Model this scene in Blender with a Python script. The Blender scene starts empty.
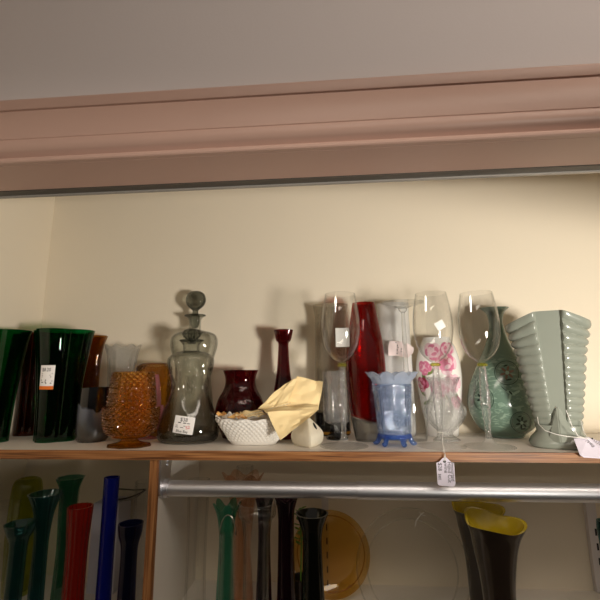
import bpy, bmesh, math, random
from mathutils import Vector, Matrix, noise
random.seed(7)
PI = math.pi
S = bpy.context.scene
COL = S.collection

# ------------------------------------------------------------------ camera
F = 405.0
yaw, tilt, roll = math.radians(4.3), math.radians(10.6), math.radians(-0.5)
FW = Vector((-math.sin(yaw)*math.cos(tilt), math.cos(yaw)*math.cos(tilt), math.sin(tilt)))
r0 = Vector((math.cos(yaw), math.sin(yaw), 0)); u0 = r0.cross(FW)
RT = r0*math.cos(roll) + u0*math.sin(roll); UP = RT.cross(FW)
CAM = Vector((0, -0.66, 0.1164))
cd = bpy.data.cameras.new('camera'); cam = bpy.data.objects.new('camera', cd); COL.objects.link(cam)
cd.sensor_width = 36; cd.lens = 36*F/600; cd.clip_start = 0.02
m = Matrix((RT, UP, -FW)).transposed().to_4x4(); m.translation = CAM
cam.matrix_world = m
S.camera = cam

def ray(px, py): return FW + RT*((px-300)/F) + UP*((300-py)/F)
def onZ(px, py, z=0.0):
    d = ray(px, py); t = (z-CAM.z)/d.z; return CAM + d*t + Vector((0, 0, .0004))   # a hair above the board
def onY(px, py, Y):
    d = ray(px, py); t = (Y-CAM.y)/d.y; return CAM + d*t
def proj(P):
    d = P-CAM; z = d.dot(FW); return (300+F*d.dot(RT)/z, 300-F*d.dot(UP)/z)
def zat(b, py):            # height on the vertical line through b that shows at row py
    lo, hi = -1.0, 1.0
    for _ in range(50):
        mid = (lo+hi)/2
        if proj(Vector((b.x, b.y, mid)))[1] > py: lo = mid
        else: hi = mid
    return (lo+hi)/2
def rad(b, z, hw): return hw*(Vector((b.x, b.y, z))-CAM).dot(FW)/F
def prof(b, pts):          # measured half widths / rows -> radii and heights in metres, from b's own base
    return [(rad(b, zat(b, y), hw), zat(b, y)-b.z) for hw, y in pts]

# ------------------------------------------------------------------ constants of the closet
D = 0.215            # back wall
ZL = -0.28           # lower board
XL = onY(41, 325, D).x
XR = 0.80
YH = -0.245          # face of the head casing
ZC = 0.80

# ------------------------------------------------------------------ materials
def nodes(name):
    mt = bpy.data.materials.new(name); mt.use_nodes = True
    nt = mt.node_tree; nt.nodes.clear()
    out = nt.nodes.new('ShaderNodeOutputMaterial')
    return mt, nt, out
def srgb(c):
    return tuple(((v/255)/12.92 if v/255 <= .04045 else ((v/255+.055)/1.055)**2.4) for v in c) + (1,)
def principled(name, col, rough=.5, metal=0, spec=.5, coat=0, noise_amt=0, noise_scale=30, bump=0, bump_scale=200, alpha=1, trans=0, sss=0):
    mt, nt, out = nodes(name)
    b = nt.nodes.new('ShaderNodeBsdfPrincipled'); nt.links.new(b.outputs[0], out.inputs[0])
    c = srgb(col)
    b.inputs['Base Color'].default_value = c
    b.inputs['Roughness'].default_value = rough; b.inputs['Metallic'].default_value = metal
    b.inputs['Specular IOR Level'].default_value = spec
    b.inputs['Coat Weight'].default_value = coat; b.inputs['Coat Roughness'].default_value = .06
    b.inputs['Alpha'].default_value = alpha
    b.inputs['Transmission Weight'].default_value = trans
    if noise_amt or bump:
        tc = nt.nodes.new('ShaderNodeTexCoord')
    if noise_amt:
        n = nt.nodes.new('ShaderNodeTexNoise'); n.inputs['Scale'].default_value = noise_scale; n.inputs['Detail'].default_value = 4
        nt.links.new(tc.outputs['Object'], n.inputs['Vector'])
        mx = nt.nodes.new('ShaderNodeMix'); mx.data_type = 'RGBA'
        mx.inputs[6].default_value = tuple(v*(1-noise_amt) for v in c[:3])+(1,)
        mx.inputs[7].default_value = tuple(min(1, v*(1+noise_amt)) for v in c[:3])+(1,)
        nt.links.new(n.outputs['Fac'], mx.inputs[0]); nt.links.new(mx.outputs[2], b.inputs['Base Color'])
    if bump:
        n2 = nt.nodes.new('ShaderNodeTexNoise'); n2.inputs['Scale'].default_value = bump_scale
        nt.links.new(tc.outputs['Object'], n2.inputs['Vector'])
        bp = nt.nodes.new('ShaderNodeBump'); bp.inputs['Strength'].default_value = bump; bp.inputs['Distance'].default_value = .001
        nt.links.new(n2.outputs['Fac'], bp.inputs['Height']); nt.links.new(bp.outputs[0], b.inputs['Normal'])
    return mt
def glass(name, tint, edge=None, rough=.0, refr=0.0, haze=0.0, haze_col=(255,255,255), gloss=1.0, ior=1.5, wobble=0, wobble_scale=60, fall=3.0):
    """hollow-ware glass: a clear or coloured wall that lets light straight through (tint: linear transmission of
    one wall seen square on, edge: seen at a slant, where the path in the glass is longer), mirror reflection by
    Fresnel, a share of true refraction and of milky scatter."""
    mt, nt, out = nodes(name); L = nt.links
    tr = nt.nodes.new('ShaderNodeBsdfTransparent'); gl = nt.nodes.new('ShaderNodeBsdfGlossy'); gl.inputs['Roughness'].default_value = rough
    lw = nt.nodes.new('ShaderNodeLayerWeight'); lw.inputs[0].default_value = .5
    mx = nt.nodes.new('ShaderNodeMix'); mx.data_type = 'RGBA'
    e = edge or tuple(t*t for t in tint)
    tint = tuple(t**.5 for t in tint); e = tuple(t**.5 for t in e)      # a wall is two surfaces
    mx.inputs[6].default_value = tuple(tint)+(1,); mx.inputs[7].default_value = tuple(e)+(1,)
    pw = nt.nodes.new('ShaderNodeMath'); pw.operation = 'POWER'; pw.inputs[1].default_value = fall
    L.new(lw.outputs['Facing'], pw.inputs[0]); L.new(pw.outputs[0], mx.inputs[0]); L.new(mx.outputs[2], tr.inputs[0])
    cur = tr
    if refr > 0:
        rf = nt.nodes.new('ShaderNodeBsdfRefraction'); rf.inputs['IOR'].default_value = ior; rf.inputs['Roughness'].default_value = rough
        L.new(mx.outputs[2], rf.inputs['Color'])
        a = nt.nodes.new('ShaderNodeMixShader'); a.inputs[0].default_value = refr
        L.new(cur.outputs[0], a.inputs[1]); L.new(rf.outputs[0], a.inputs[2]); cur = a
    if haze > 0:
        df = nt.nodes.new('ShaderNodeBsdfDiffuse'); df.inputs['Color'].default_value = srgb(haze_col)
        tl = nt.nodes.new('ShaderNodeBsdfTranslucent'); tl.inputs['Color'].default_value = srgb(haze_col)
        h = nt.nodes.new('ShaderNodeMixShader'); h.inputs[0].default_value = .45
        L.new(df.outputs[0], h.inputs[1]); L.new(tl.outputs[0], h.inputs[2])
        a = nt.nodes.new('ShaderNodeMixShader'); a.inputs[0].default_value = haze
        L.new(cur.outputs[0], a.inputs[1]); L.new(h.outputs[0], a.inputs[2]); cur = a
    fr = nt.nodes.new('ShaderNodeFresnel'); fr.inputs['IOR'].default_value = ior
    geo = nt.nodes.new('ShaderNodeNewGeometry')      # the same mirror strength from inside the wall as from outside
    inv = nt.nodes.new('ShaderNodeMath'); inv.operation = 'MULTIPLY_ADD'; inv.inputs[1].default_value = 1/ior-ior; inv.inputs[2].default_value = ior
    L.new(geo.outputs['Backfacing'], inv.inputs[0])
    L.new(inv.outputs[0], fr.inputs['IOR'])
    g2 = nt.nodes.new('ShaderNodeMath'); g2.operation = 'MULTIPLY'; g2.inputs[1].default_value = gloss; L.new(fr.outputs[0], g2.inputs[0])
    fin = nt.nodes.new('ShaderNodeMixShader'); L.new(g2.outputs[0], fin.inputs[0]); L.new(cur.outputs[0], fin.inputs[1]); L.new(gl.outputs[0], fin.inputs[2])
    if wobble:
        tc = nt.nodes.new('ShaderNodeTexCoord'); n = nt.nodes.new('ShaderNodeTexNoise'); n.inputs['Scale'].default_value = wobble_scale
        L.new(tc.outputs['Object'], n.inputs['Vector'])
        bp = nt.nodes.new('ShaderNodeBump'); bp.inputs['Strength'].default_value = wobble; bp.inputs['Distance'].default_value = .002
        L.new(n.outputs['Fac'], bp.inputs['Height'])
        for s_ in (gl, fr): L.new(bp.outputs[0], s_.inputs['Normal'])
        if refr > 0: L.new(bp.outputs[0], rf.inputs['Normal'])
    L.new(fin.outputs[0], out.inputs[0])
    return mt
def wood(name):
    mt, nt, out = nodes(name); L = nt.links
    b = nt.nodes.new('ShaderNodeBsdfPrincipled'); L.new(b.outputs[0], out.inputs[0]); b.inputs['Roughness'].default_value = .45
    tc = nt.nodes.new('ShaderNodeTexCoord'); mp = nt.nodes.new('ShaderNodeMapping'); L.new(tc.outputs['Object'], mp.inputs[0])
    n = nt.nodes.new('ShaderNodeTexNoise'); n.inputs['Scale'].default_value = 1; n.inputs['Detail'].default_value = 6; n.inputs['Distortion'].default_value = .6
    L.new(mp.outputs[0], n.inputs['Vector'])
    cr = nt.nodes.new('ShaderNodeValToRGB'); L.new(n.outputs['Fac'], cr.inputs[0])
    cr.color_ramp.elements[0].position = .32; cr.color_ramp.elements[0].color = srgb((92, 54, 26))
    cr.color_ramp.elements[1].position = .66; cr.color_ramp.elements[1].color = srgb((186, 132, 82))
    el = cr.color_ramp.elements.new(.47); el.color = srgb((156, 102, 58))
    L.new(cr.outputs[0], b.inputs['Base Color'])
    return mt, mp
M = {}
M['wall'] = principled('cream_wall_paint', (240, 228, 206), .85, bump=.15, bump_scale=300)
M['wall_out'] = principled('room_wall_paint', (208, 199, 197), .85, bump=.1, bump_scale=300)
M['shelf_white'] = principled('white_melamine', (238, 231, 221), .5, noise_amt=.03)
M['casing'] = principled('dusty_rose_paint', (190, 156, 141), .42, spec=.4, noise_amt=.03, noise_scale=8, bump=.12, bump_scale=90)
M['track'] = principled('dull_track_metal', (96, 90, 82), .5, metal=.3)
M['track_light'] = principled('pale_track_metal', (176, 170, 164), .4, metal=.4)
M['oak'], mp = wood('oak_edging'); mp.inputs['Scale'].default_value = (9, 160, 420)
M['oak_up'], mp = wood('oak_edging_upright'); mp.inputs['Scale'].default_value = (420, 160, 9)
M['chrome'] = principled('chrome', (236, 236, 240), .35, metal=1)
M['chrome_rod'] = principled('brushed_chrome', (240, 240, 244), .42, metal=1, bump=.03, bump_scale=400)
M['standard'] = principled('grey_standard_paint', (222, 216, 214), .5)
M['slot'] = principled('black_slot', (22, 22, 24), .7)
M['floor'] = principled('dark_floor', (70, 60, 52), .6, noise_amt=.15)
M['ceil'] = principled('ceiling_paint', (232, 228, 222), .9)
M['paper'] = principled('white_sticker_paper', (244, 240, 236), .6)
M['sticker_orange'] = principled('orange_print', (226, 116, 30), .6)
M['ink'] = principled('black_ink', (24, 22, 24), .6)
M['ink_grey'] = principled('grey_ink', (96, 92, 100), .6)
M['ink_red'] = principled('red_ink', (205, 40, 44), .6)
M['tag'] = principled('lavender_tag_card', (240, 232, 246), .6)
M['tag_pink'] = principled('pinkish_tag_card', (246, 226, 224), .6)
M['string'] = principled('cotton_string', (240, 236, 228), .8)
M['clear'] = glass('clear_glass', (.975, .978, .972), (.50, .50, .48), fall=4.0)
M['clear_solid'] = glass('clear_solid_glass', (.97, .975, .97), (.55, .55, .54), refr=.4, haze=.08, haze_col=(250, 250, 248))
M['clear_foot'] = glass('clear_foot_glass', (.98, .982, .98), (.96, .96, .955), gloss=.35, haze=.14, haze_col=(250, 250, 248))
M['clear_press'] = glass('clear_pressed_glass', (.955, .96, .955), (.55, .55, .54), refr=.2, haze=.09, haze_col=(250, 250, 248), wobble=.5, wobble_scale=140)
M['lime_ring'] = glass('lime_glass', (.72, .72, .16), (.5, .5, .05), refr=.2, haze=.25, haze_col=(196, 192, 60))
M['green'] = glass('deep_green_glass', (.002, .17, .04), (.0, .012, .003), gloss=.8)
M['ruby_amber'] = glass('red_amber_glass', (.24, .03, .006), (.06, .006, .002), haze=.05, haze_col=(130, 40, 16))
M['amber'] = glass('amber_brown_glass', (.46, .21, .035), (.13, .045, .005), haze=.05, haze_col=(160, 94, 24))
M['amber_press'] = glass('amber_pressed_glass', (.97, .62, .10), (.66, .26, .014), refr=.6, haze=.05, haze_col=(240, 150, 26), gloss=1.3)
M['amber_dark'] = glass('dark_amber_pressed_glass', (.90, .60, .14), (.4, .18, .02), refr=.6, haze=.04, haze_col=(190, 120, 30), gloss=1.2)
M['mauve'] = glass('mauve_pink_glass', (.6, .34, .34), (.4, .18, .18), haze=.6, haze_col=(206, 136, 138))
M['smoke'] = glass('smoky_grey_glass', (.92, .925, .90), (.05, .055, .045), refr=.10, wobble=.25, wobble_scale=35, fall=2.6)
M['smoke_solid'] = glass('dark_smoky_solid_glass', (.26, .28, .25), (.06, .065, .055), refr=.6)
M['smoke_base'] = glass('smoky_base_glass', (.50, .51, .46), (.2, .21, .18), refr=.3)
M['smoke_rear'] = glass('smoky_grey_glass_rear', (.88, .89, .86), (.10, .105, .09), refr=.08, wobble=.25, wobble_scale=35, fall=2.8)
M['maroon'] = glass('maroon_pressed_glass', (.20, .012, .014), (.04, .002, .002), wobble=.3, wobble_scale=90, haze=.14, haze_col=(120, 18, 26))
M['red'] = glass('scarlet_glass', (.40, .02, .014), (.15, .004, .003), haze=.08, haze_col=(190, 28, 24))
M['redbase'] = glass('smoky_clear_base', (.45, .45, .43), (.2, .2, .19), refr=.4, haze=.2, haze_col=(160, 160, 156))
M['opal'] = glass('white_opal_glass', (.9, .9, .89), (.8, .8, .8), haze=.95, haze_col=(253, 252, 250))
M['frost'] = glass('frosted_smoke_glass', (.82, .79, .72), (.55, .52, .47), haze=.30, haze_col=(200, 190, 168), rough=.25)
M['blue'] = glass('ice_blue_pressed_glass', (.84, .90, .985), (.30, .46, .92), refr=.4, haze=.16, haze_col=(182, 208, 250), rough=.04, gloss=1.8)
M['blue_rim'] = glass('pale_blue_opalescent_rim', (.82, .88, .96), (.6, .72, .93), haze=.40, haze_col=(216, 228, 248))
M['blue_deep'] = glass('blue_glass_feet', (.34, .52, .90), (.12, .25, .78), refr=.35, haze=.2, haze_col=(96, 146, 238))
M['black_glass'] = principled('black_glass', (10, 10, 11), .08, coat=.5)
M['gold'] = principled('gold_band', (206, 158, 70), .25, metal=1)
M['milk'] = principled('milk_glass', (240, 236, 228), .28, coat=.3)
M['cream_ceramic'] = principled('cream_ceramic', (238, 230, 208), .35, coat=.2, noise_amt=.06, noise_scale=160)
M['tissue'] = principled('yellow_tissue_paper', (248, 222, 166), .8, noise_amt=.05)
M['tissue_orange'] = principled('orange_tissue_paper', (236, 182, 108), .8, noise_amt=.05)
M['white_paper'] = principled('white_tissue', (248, 246, 240), .8)
M['celadon_grey'] = principled('grey_celadon_glaze', (144, 149, 137), .24, coat=.25, noise_amt=.05, noise_scale=25)
M['porcelain'] = principled('white_porcelain', (246, 242, 236), .15, coat=.4)
M['petal'] = principled('pink_petal_print', (222, 128, 160), .25, noise_amt=.15, noise_scale=90, coat=.3)
M['petal_pale'] = principled('pale_pink_petal_print', (246, 206, 216), .25, noise_amt=.1, noise_scale=90, coat=.3)
M['petal_dark'] = principled('dark_rose_print', (168, 60, 84), .25, noise_amt=.2, noise_scale=90, coat=.3)
M['leaf'] = principled('leaf_print', (120, 134, 74), .25, noise_amt=.3, noise_scale=120, coat=.3)
M['inlay_white'] = principled('white_inlay', (150, 176, 156), .2, coat=.4)
M['inlay_dark'] = principled('dark_inlay', (40, 56, 48), .2, coat=.4)
M['inlay_mid'] = principled('muted_inlay', (96, 104, 92), .2, coat=.4)
M['inlay_rust'] = principled('rust_inlay', (120, 92, 76), .2, coat=.4)

def celadon_mat():
    mt, nt, out = nodes('green_celadon_with_cloud_inlay'); L = nt.links
    b = nt.nodes.new('ShaderNodeBsdfPrincipled'); L.new(b.outputs[0], out.inputs[0])
    b.inputs['Roughness'].default_value = .16; b.inputs['Coat Weight'].default_value = .4
    tc = nt.nodes.new('ShaderNodeTexCoord'); mp = nt.nodes.new('ShaderNodeMapping'); mp.inputs['Scale'].default_value = (60, 60, 150)
    L.new(tc.outputs['Object'], mp.inputs[0])
    n = nt.nodes.new('ShaderNodeTexNoise'); n.inputs['Scale'].default_value = 1; n.inputs['Detail'].default_value = 3; n.inputs['Distortion'].default_value = 1.2
    L.new(mp.outputs[0], n.inputs['Vector'])
    cr = nt.nodes.new('ShaderNodeValToRGB'); L.new(n.outputs['Fac'], cr.inputs[0])
    e = cr.color_ramp.elements; e[0].position = .55; e[0].color = (0, 0, 0, 1); e[1].position = .63; e[1].color = (1, 1, 1, 1)
    # clouds only below the neck
    sp = nt.nodes.new('ShaderNodeSeparateXYZ'); L.new(tc.outputs['Object'], sp.inputs[0])
    mr = nt.nodes.new('ShaderNodeMapRange'); mr.inputs[1].default_value = .155; mr.inputs[2].default_value = .135; L.new(sp.outputs[2], mr.inputs[0])
    mr2 = nt.nodes.new('ShaderNodeMapRange'); mr2.inputs[1].default_value = .012; mr2.inputs[2].default_value = .02; L.new(sp.outputs[2], mr2.inputs[0])
    mu = nt.nodes.new('ShaderNodeMath'); mu.operation = 'MULTIPLY'; L.new(mr.outputs[0], mu.inputs[0]); L.new(cr.outputs[0], mu.inputs[1])
    mu2 = nt.nodes.new('ShaderNodeMath'); mu2.operation = 'MULTIPLY'; L.new(mu.outputs[0], mu2.inputs[0]); L.new(mr2.outputs[0], mu2.inputs[1])
    mu3 = nt.nodes.new('ShaderNodeMath'); mu3.operation = 'MULTIPLY'; mu3.inputs[1].default_value = .75; L.new(mu2.outputs[0], mu3.inputs[0])
    mx = nt.nodes.new('ShaderNodeMix'); mx.data_type = 'RGBA'; mx.inputs[6].default_value = srgb((102, 126, 110)); mx.inputs[7].default_value = srgb((144, 168, 150))
    L.new(mu3.outputs[0], mx.inputs[0]); L.new(mx.outputs[2], b.inputs['Base Color'])
    return mt
M['celadon'] = celadon_mat()
def agate_mat():
    mt, nt, out = nodes('black_and_grey_marbled_glass'); L = nt.links
    b = nt.nodes.new('ShaderNodeBsdfPrincipled'); L.new(b.outputs[0], out.inputs[0]); b.inputs['Roughness'].default_value = .15; b.inputs['Coat Weight'].default_value = .4
    tc = nt.nodes.new('ShaderNodeTexCoord'); n = nt.nodes.new('ShaderNodeTexNoise'); n.inputs['Scale'].default_value = 16; n.inputs['Detail'].default_value = 2; n.inputs['Distortion'].default_value = .8
    L.new(tc.outputs['Object'], n.inputs['Vector'])
    sp = nt.nodes.new('ShaderNodeSeparateXYZ'); L.new(tc.outputs['Object'], sp.inputs[0])
    ma = nt.nodes.new('ShaderNodeMath'); ma.operation = 'MULTIPLY_ADD'; ma.inputs[1].default_value = .075; L.new(n.outputs['Fac'], ma.inputs[0]); L.new(sp.outputs[2], ma.inputs[2])
    cr = nt.nodes.new('ShaderNodeValToRGB'); mr = nt.nodes.new('ShaderNodeMapRange'); mr.inputs[1].default_value = 0.01; mr.inputs[2].default_value = .145; L.new(ma.outputs[0], mr.inputs[0]); L.new(mr.outputs[0], cr.inputs[0])
    e = cr.color_ramp.elements; e[0].position = .12; e[0].color = srgb((52, 42, 33)); e[1].position = .74; e[1].color = srgb((10, 10, 11))
    for p, c in ((.3, (66, 64, 60)), (.48, (84, 88, 96)), (.60, (92, 97, 108)), (.625, (12, 12, 13))):
        x = e.new(p); x.color = srgb(c)
    L.new(cr.outputs[0], b.inputs['Base Color'])
    return mt
M['agate'] = agate_mat()

# ------------------------------------------------------------------ object helpers
def tag(o, label=None, cat=None, group=None, kind=None):
    if label: o['label'] = label
    if cat: o['category'] = cat
    if group: o['group'] = group
    if kind: o['kind'] = kind
    return o
def empty(name, loc, label, cat, group=None):
    o = bpy.data.objects.new(name, None); COL.objects.link(o); o.location = loc; o.empty_display_size = .01
    return tag(o, label, cat, group)
def link(name, bm, mats, parent=None, loc=None, smooth=True, angle=42, recalc=True):
    if recalc: bmesh.ops.recalc_face_normals(bm, faces=bm.faces[:])
    me = bpy.data.meshes.new(name); bm.to_mesh(me); bm.free()
    for k in (mats if isinstance(mats, (list, tuple)) else [mats]): me.materials.append(M[k])
    if smooth:
        me.polygons.foreach_set('use_smooth', [True]*len(me.polygons))
        me.set_sharp_from_angle(angle=math.radians(angle))
    o = bpy.data.objects.new(name, me); COL.objects.link(o)
    if parent: o.parent = parent
    if loc is not None: o.location = loc
    return o
def copy_tree(o, parent=None):
    c = o.copy(); COL.objects.link(c)
    if parent: c.parent = parent
    for ch in list(o.children): copy_tree(ch, c)
    return c
def flat(o, k): o.scale.y *= k; return o
def add_box(bm, x0, x1, y0, y1, z0, z1, mi=0, bev=0):
    vs = [bm.verts.new((x, y, z)) for z in (z0, z1) for y in (y0, y1) for x in (x0, x1)]
    fs = [bm.faces.new([vs[i] for i in q]) for q in ((0,2,3,1),(4,5,7,6),(0,1,5,4),(2,6,7,3),(0,4,6,2),(1,3,7,5))]
    for f in fs: f.material_index = mi
    if bev: bmesh.ops.bevel(bm, geom=list({e for f in fs for e in f.edges}), offset=bev, segments=2, affect='EDGES')
def box(name, mat, dims, parent=None, bev=0, loc=None):
    bm = bmesh.new(); add_box(bm, *dims, bev=bev); return link(name, bm, mat, parent, loc, smooth=bev > 0, angle=30)
def smooth_path(pts, n=6, sharp=()):
    """Catmull-Rom through the points; indices in sharp are kept as corners."""
    out = []
    N = len(pts)
    for i in range(N-1):
        p1, p2 = Vector(pts[i]), Vector(pts[i+1])
        p0 = Vector(pts[i-1]) if i > 0 and i not in sharp else p1*2-p2
        p3 = Vector(pts[i+2]) if i+2 < N and i+1 not in sharp else p2*2-p1
        for k in range(n):
            t = k/n
            out.append(tuple(.5*((2*p1)+(p2-p0)*t+(2*p0-5*p1+4*p2-p3)*t*t+(-p0+3*p1-3*p2+p3)*t*t*t)))
    out.append(tuple(pts[-1]))
    return [(max(0.0, r), z) for r, z in out]
def add_tube(bm, pts, r, seg=8, mi=0, taper=None, cap=True):
    pts = [Vector(p) for p in pts]; rings = []
    for i, p in enumerate(pts):
        d = (pts[min(i+1, len(pts)-1)]-pts[max(i-1, 0)]).normalized()
        a = d.cross(Vector((.13, .31, .94))).normalized(); b = d.cross(a)
        rr = r*(taper[i] if taper else 1)
        rings.append([bm.verts.new(p+a*math.cos(2*PI*k/seg)*rr+b*math.sin(2*PI*k/seg)*rr) for k in range(seg)])
    for A, B in zip(rings, rings[1:]):
        for k in range(seg):
            bm.faces.new((A[k], A[(k+1) % seg], B[(k+1) % seg], B[k])).material_index = mi
    if cap:
        for R_ in (rings[0], rings[-1]):
            bm.faces.new(R_).material_index = mi

class Rev:
    """a turned shape: profile of (radius, height), shaped by mod(theta, r, z, inner) -> (r, z)"""
    def __init__(s, prof_, mod=None, seg=64): s.p = prof_; s.mod = mod; s.seg = seg
    def pt(s, th, r, z, inner=False):
        if s.mod: r, z = s.mod(th, r, z, inner)
        return Vector((r*math.cos(th), r*math.sin(th), z))
    def add(s, bm, path, inner_from=None, mi=0, closed_loop=False):
        rings = []
        for i, (r, z) in enumerate(path):
            inn = inner_from is not None and i >= inner_from
            if r < 1e-6: rings.append([bm.verts.new((0, 0, s.mod(0, 0, z, inn)[1] if s.mod else z))])
            else: rings.append([bm.verts.new(s.pt(2*PI*k/s.seg, r, z, inn)) for k in range(s.seg)])
        n = s.seg
        for A, B in zip(rings, rings[1:]):
            for k in range(n):
                q = [A[k % len(A)], A[(k+1) % len(A)], B[(k+1) % len(B)], B[k % len(B)]]
                u = []
                for v in q:
                    if v not in u: u.append(v)
                if len(u) > 2: bm.faces.new(u).material_index = mi
        if closed_loop:
            A, B = rings[-1], rings[0]
            for k in range(n): bm.faces.new((A[k], A[(k+1) % n], B[(k+1) % n], B[k])).material_index = mi
        else:
            for R_ in (rings[0], rings[-1]):
                if len(R_) > 1: bm.faces.new(R_).material_index = mi
    def vessel(s, th=.0025, floor=.005, base_r=True):
        o = [(0, s.p[0][1])] + list(s.p)
        zf = s.p[0][1]+floor
        inn = []
        for r, z in reversed(s.p):
            if z > zf+1e-5: inn.append((max(r-th, .001), z))
        inn.append((max(inn[-1][0]*.93, .0008), zf)); inn.append((0, zf))
        bm = bmesh.new(); s.add(bm, o+inn, len(o)); return bm
    def solid(s):
        p = list(s.p)
        if p[0][0] > 1e-6: p = [(0, p[0][1])]+p
        if p[-1][0] > 1e-6: p = p+[(0, p[-1][1])]
        bm = bmesh.new(); s.add(bm, p); return bm
    def rz(s, z):
        for (ra, za), (rb, zb) in zip(s.p, s.p[1:]):
            if min(za, zb) <= z <= max(za, zb) and abs(zb-za) > 1e-9: return ra+(rb-ra)*(z-za)/(zb-za)
        return s.p[-1][0]
    def surf(s, thc, u, z, off=.0003):
        r = s.rz(z); th = thc+u/max(r, .004)
        p = s.pt(th, r, z); n = Vector((math.cos(th), math.sin(th), 0))
        return p+n*off
def cam_theta(b): return math.atan2(CAM.y-b.y, CAM.x-b.x)

def patch(bm, rv, thc, u0, z0, poly, ang=0, mi=0, off=.0003, n=None):
    """a flat outline (list of (u,v) metres about (u0,z0)) laid on the turned surface, filled as a fan"""
    ca, sa = math.cos(ang), math.sin(ang)
    def S_(p): return rv.surf(thc, u0+p[0]*ca-p[1]*sa, z0+p[0]*sa+p[1]*ca, off)
    cx = sum(p[0] for p in poly)/len(poly); cy = sum(p[1] for p in poly)/len(poly)
    prev = None; K = 3
    c = bm.verts.new(S_((cx, cy)))
    for k in range(1, K+1):
        ring = [bm.verts.new(S_((cx+(x-cx)*k/K, cy+(y-cy)*k/K))) for x, y in poly]
        N = len(ring)
        for i in range(N):
            if prev: f = bm.faces.new((prev[i], prev[(i+1) % N], ring[(i+1) % N], ring[i]))
            else: f = bm.faces.new((c, ring[i], ring[(i+1) % N]))
            f.material_index = mi
        prev = ring
def ringpatch(bm, rv, thc, u0, z0, ro, ri, mi, off=.0004, N=28):
    A = [bm.verts.new(rv.surf(thc, u0+math.cos(2*PI*k/N)*ro, z0+math.sin(2*PI*k/N)*ro, off)) for k in range(N)]
    B = [bm.verts.new(rv.surf(thc, u0+math.cos(2*PI*k/N)*ri, z0+math.sin(2*PI*k/N)*ri, off)) for k in range(N)]
    for k in range(N): bm.faces.new((A[k], A[(k+1) % N], B[(k+1) % N], B[k])).material_index = mi
def ellipse(a, b, n=14, ph=0): return [(a*math.cos(2*PI*k/n+ph), b*math.sin(2*PI*k/n+ph)) for k in range(n)]
def rect_pts(w, h, n=4):
    p = []
    for k in range(n): p.append((-w/2+w*k/n, -h/2))
    for k in range(n): p.append((w/2, -h/2+h*k/n))
    for k in range(n): p.append((w/2-w*k/n, h/2))
    for k in range(n): p.append((-w/2, h/2-h*k/n))
    return p
def text_faces(txt, size):
    cu = bpy.data.curves.new('lettering', 'FONT'); cu.body = txt; cu.size = size; cu.align_x = 'LEFT'; cu.resolution_u = 3
    o = bpy.data.objects.new('lettering', cu); COL.objects.link(o)
    bpy.context.view_layer.update()
    me = o.evaluated_get(bpy.context.evaluated_depsgraph_get()).to_mesh()
    vs = [(v.co.x, v.co.y) for v in me.vertices]; fs = [tuple(p.vertices) for p in me.polygons]
    o.to_mesh_clear(); bpy.data.objects.remove(o); bpy.data.curves.remove(cu)
    return vs, fs
def put_text(bm, mapf, txt, x, y, size, mi, ang=0, squeeze=1.0):
    vs, fs = text_faces(txt, size); ca, sa = math.cos(ang), math.sin(ang)
    bv = [bm.verts.new(mapf(x+(a*squeeze)*ca-b*sa, y+(a*squeeze)*sa+b*ca)) for a, b in vs]
    for f in fs:
        try: bm.faces.new([bv[i] for i in f]).material_index = mi
        except ValueError: pass
def put_bar(bm, mapf, x0, x1, y0, y1, mi):
    v = [bm.verts.new(mapf(*p)) for p in ((x0, y0), (x1, y0), (x1, y1), (x0, y1))]
    bm.faces.new(v).material_index = mi

# ------------------------------------------------------------------ the setting
def struct(o): o['kind'] = 'structure'; return o
X0 = XL
struct(box('wall_back', 'wall', (X0, XR, D, D+.05, -1.6, ZC)))
struct(box('wall_left', 'wall', (X0-.05, X0, -.6, D+.05, -1.6, ZC)))
struct(box('wall_right', 'wall', (XR, XR+.05, YH+.01, D+.05, -1.6, ZC)))
struct(box('ceiling', 'ceil', (-1.6, 1.6, -1.2, D+.05, ZC, ZC+.03)))
struct(box('floor', 'floor', (-1.6, 1.6, -1.2, D+.05, -1.65, -1.6)))
# head of the opening
b_ = onY(300, 147.5, YH); zH = b_.z
zT = onY(300, 84.6, YH).z
dJ = None
d_ = ray(300, 178); t_ = (zH-CAM.z)/d_.z; yJ = (CAM+d_*t_).y
d_ = ray(300, 186); t_ = (zH-CAM.z-.003)/d_.z; yK = (CAM+d_*t_).y
struct(box('wall_front', 'wall_out', (X0-.05, 1.6, YH+.008, YH+.10, zH+.012, ZC)))
struct(box('trim_1', 'casing', (X0-.05, 1.6, YH+.0079, yJ, zH, zH+.012), bev=.001))          # head jamb
# moulded casing: profile swept along X
hT = zT-zH
cs = [(0, 0), (.0065, 0), (.0078, .0012), (.0082, .003), (.0076, .0048), (.0050, .0058), (.0022, .0062), (.0018, .0074), (.0040, .0090), (.0082, .0108), (.0112, .0130), (.0130, .0165),
      (.0135, .0200), (.0130, .0226), (.0118, .0232), (.0118, .0238), (.0128, .0246), (.0140, .031), (.0146, .039), (.0140, .047), (.0128, .053), (.0116, .0575), (.0106, .0584), (.0106, .0592), (.0126, .0600), (.0140, .064), (.0142, .070), (.0125, .0725), (0, .0725)]
bm = bmesh.new(); rows = []
for (dp, z) in cs:
    zz = zH+z/.0725*hT
    rows.append([bm.verts.new((x, YH+.008-dp, zz)) for x in (X0-.05, 1.6)])
for A, B in zip(rows, rows[1:]): bm.faces.new((A[0], A[1], B[1], B[0]))
bm.faces.new([r[0] for r in rows]); bm.faces.new([r[1] for r in rows])
struct(link('trim_2', bm, 'casing', angle=28))
# sliding-door track behind the jamb
struct(box('trim_5', 'track', (X0+.002, XR-.002, yJ+.0005, yK-.004, zH-.001, zH+.012)))
struct(box('trim_6', 'track_light', (X0+.002, XR-.002, yK-.004, yK, zH-.003, zH+.012)))
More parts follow.
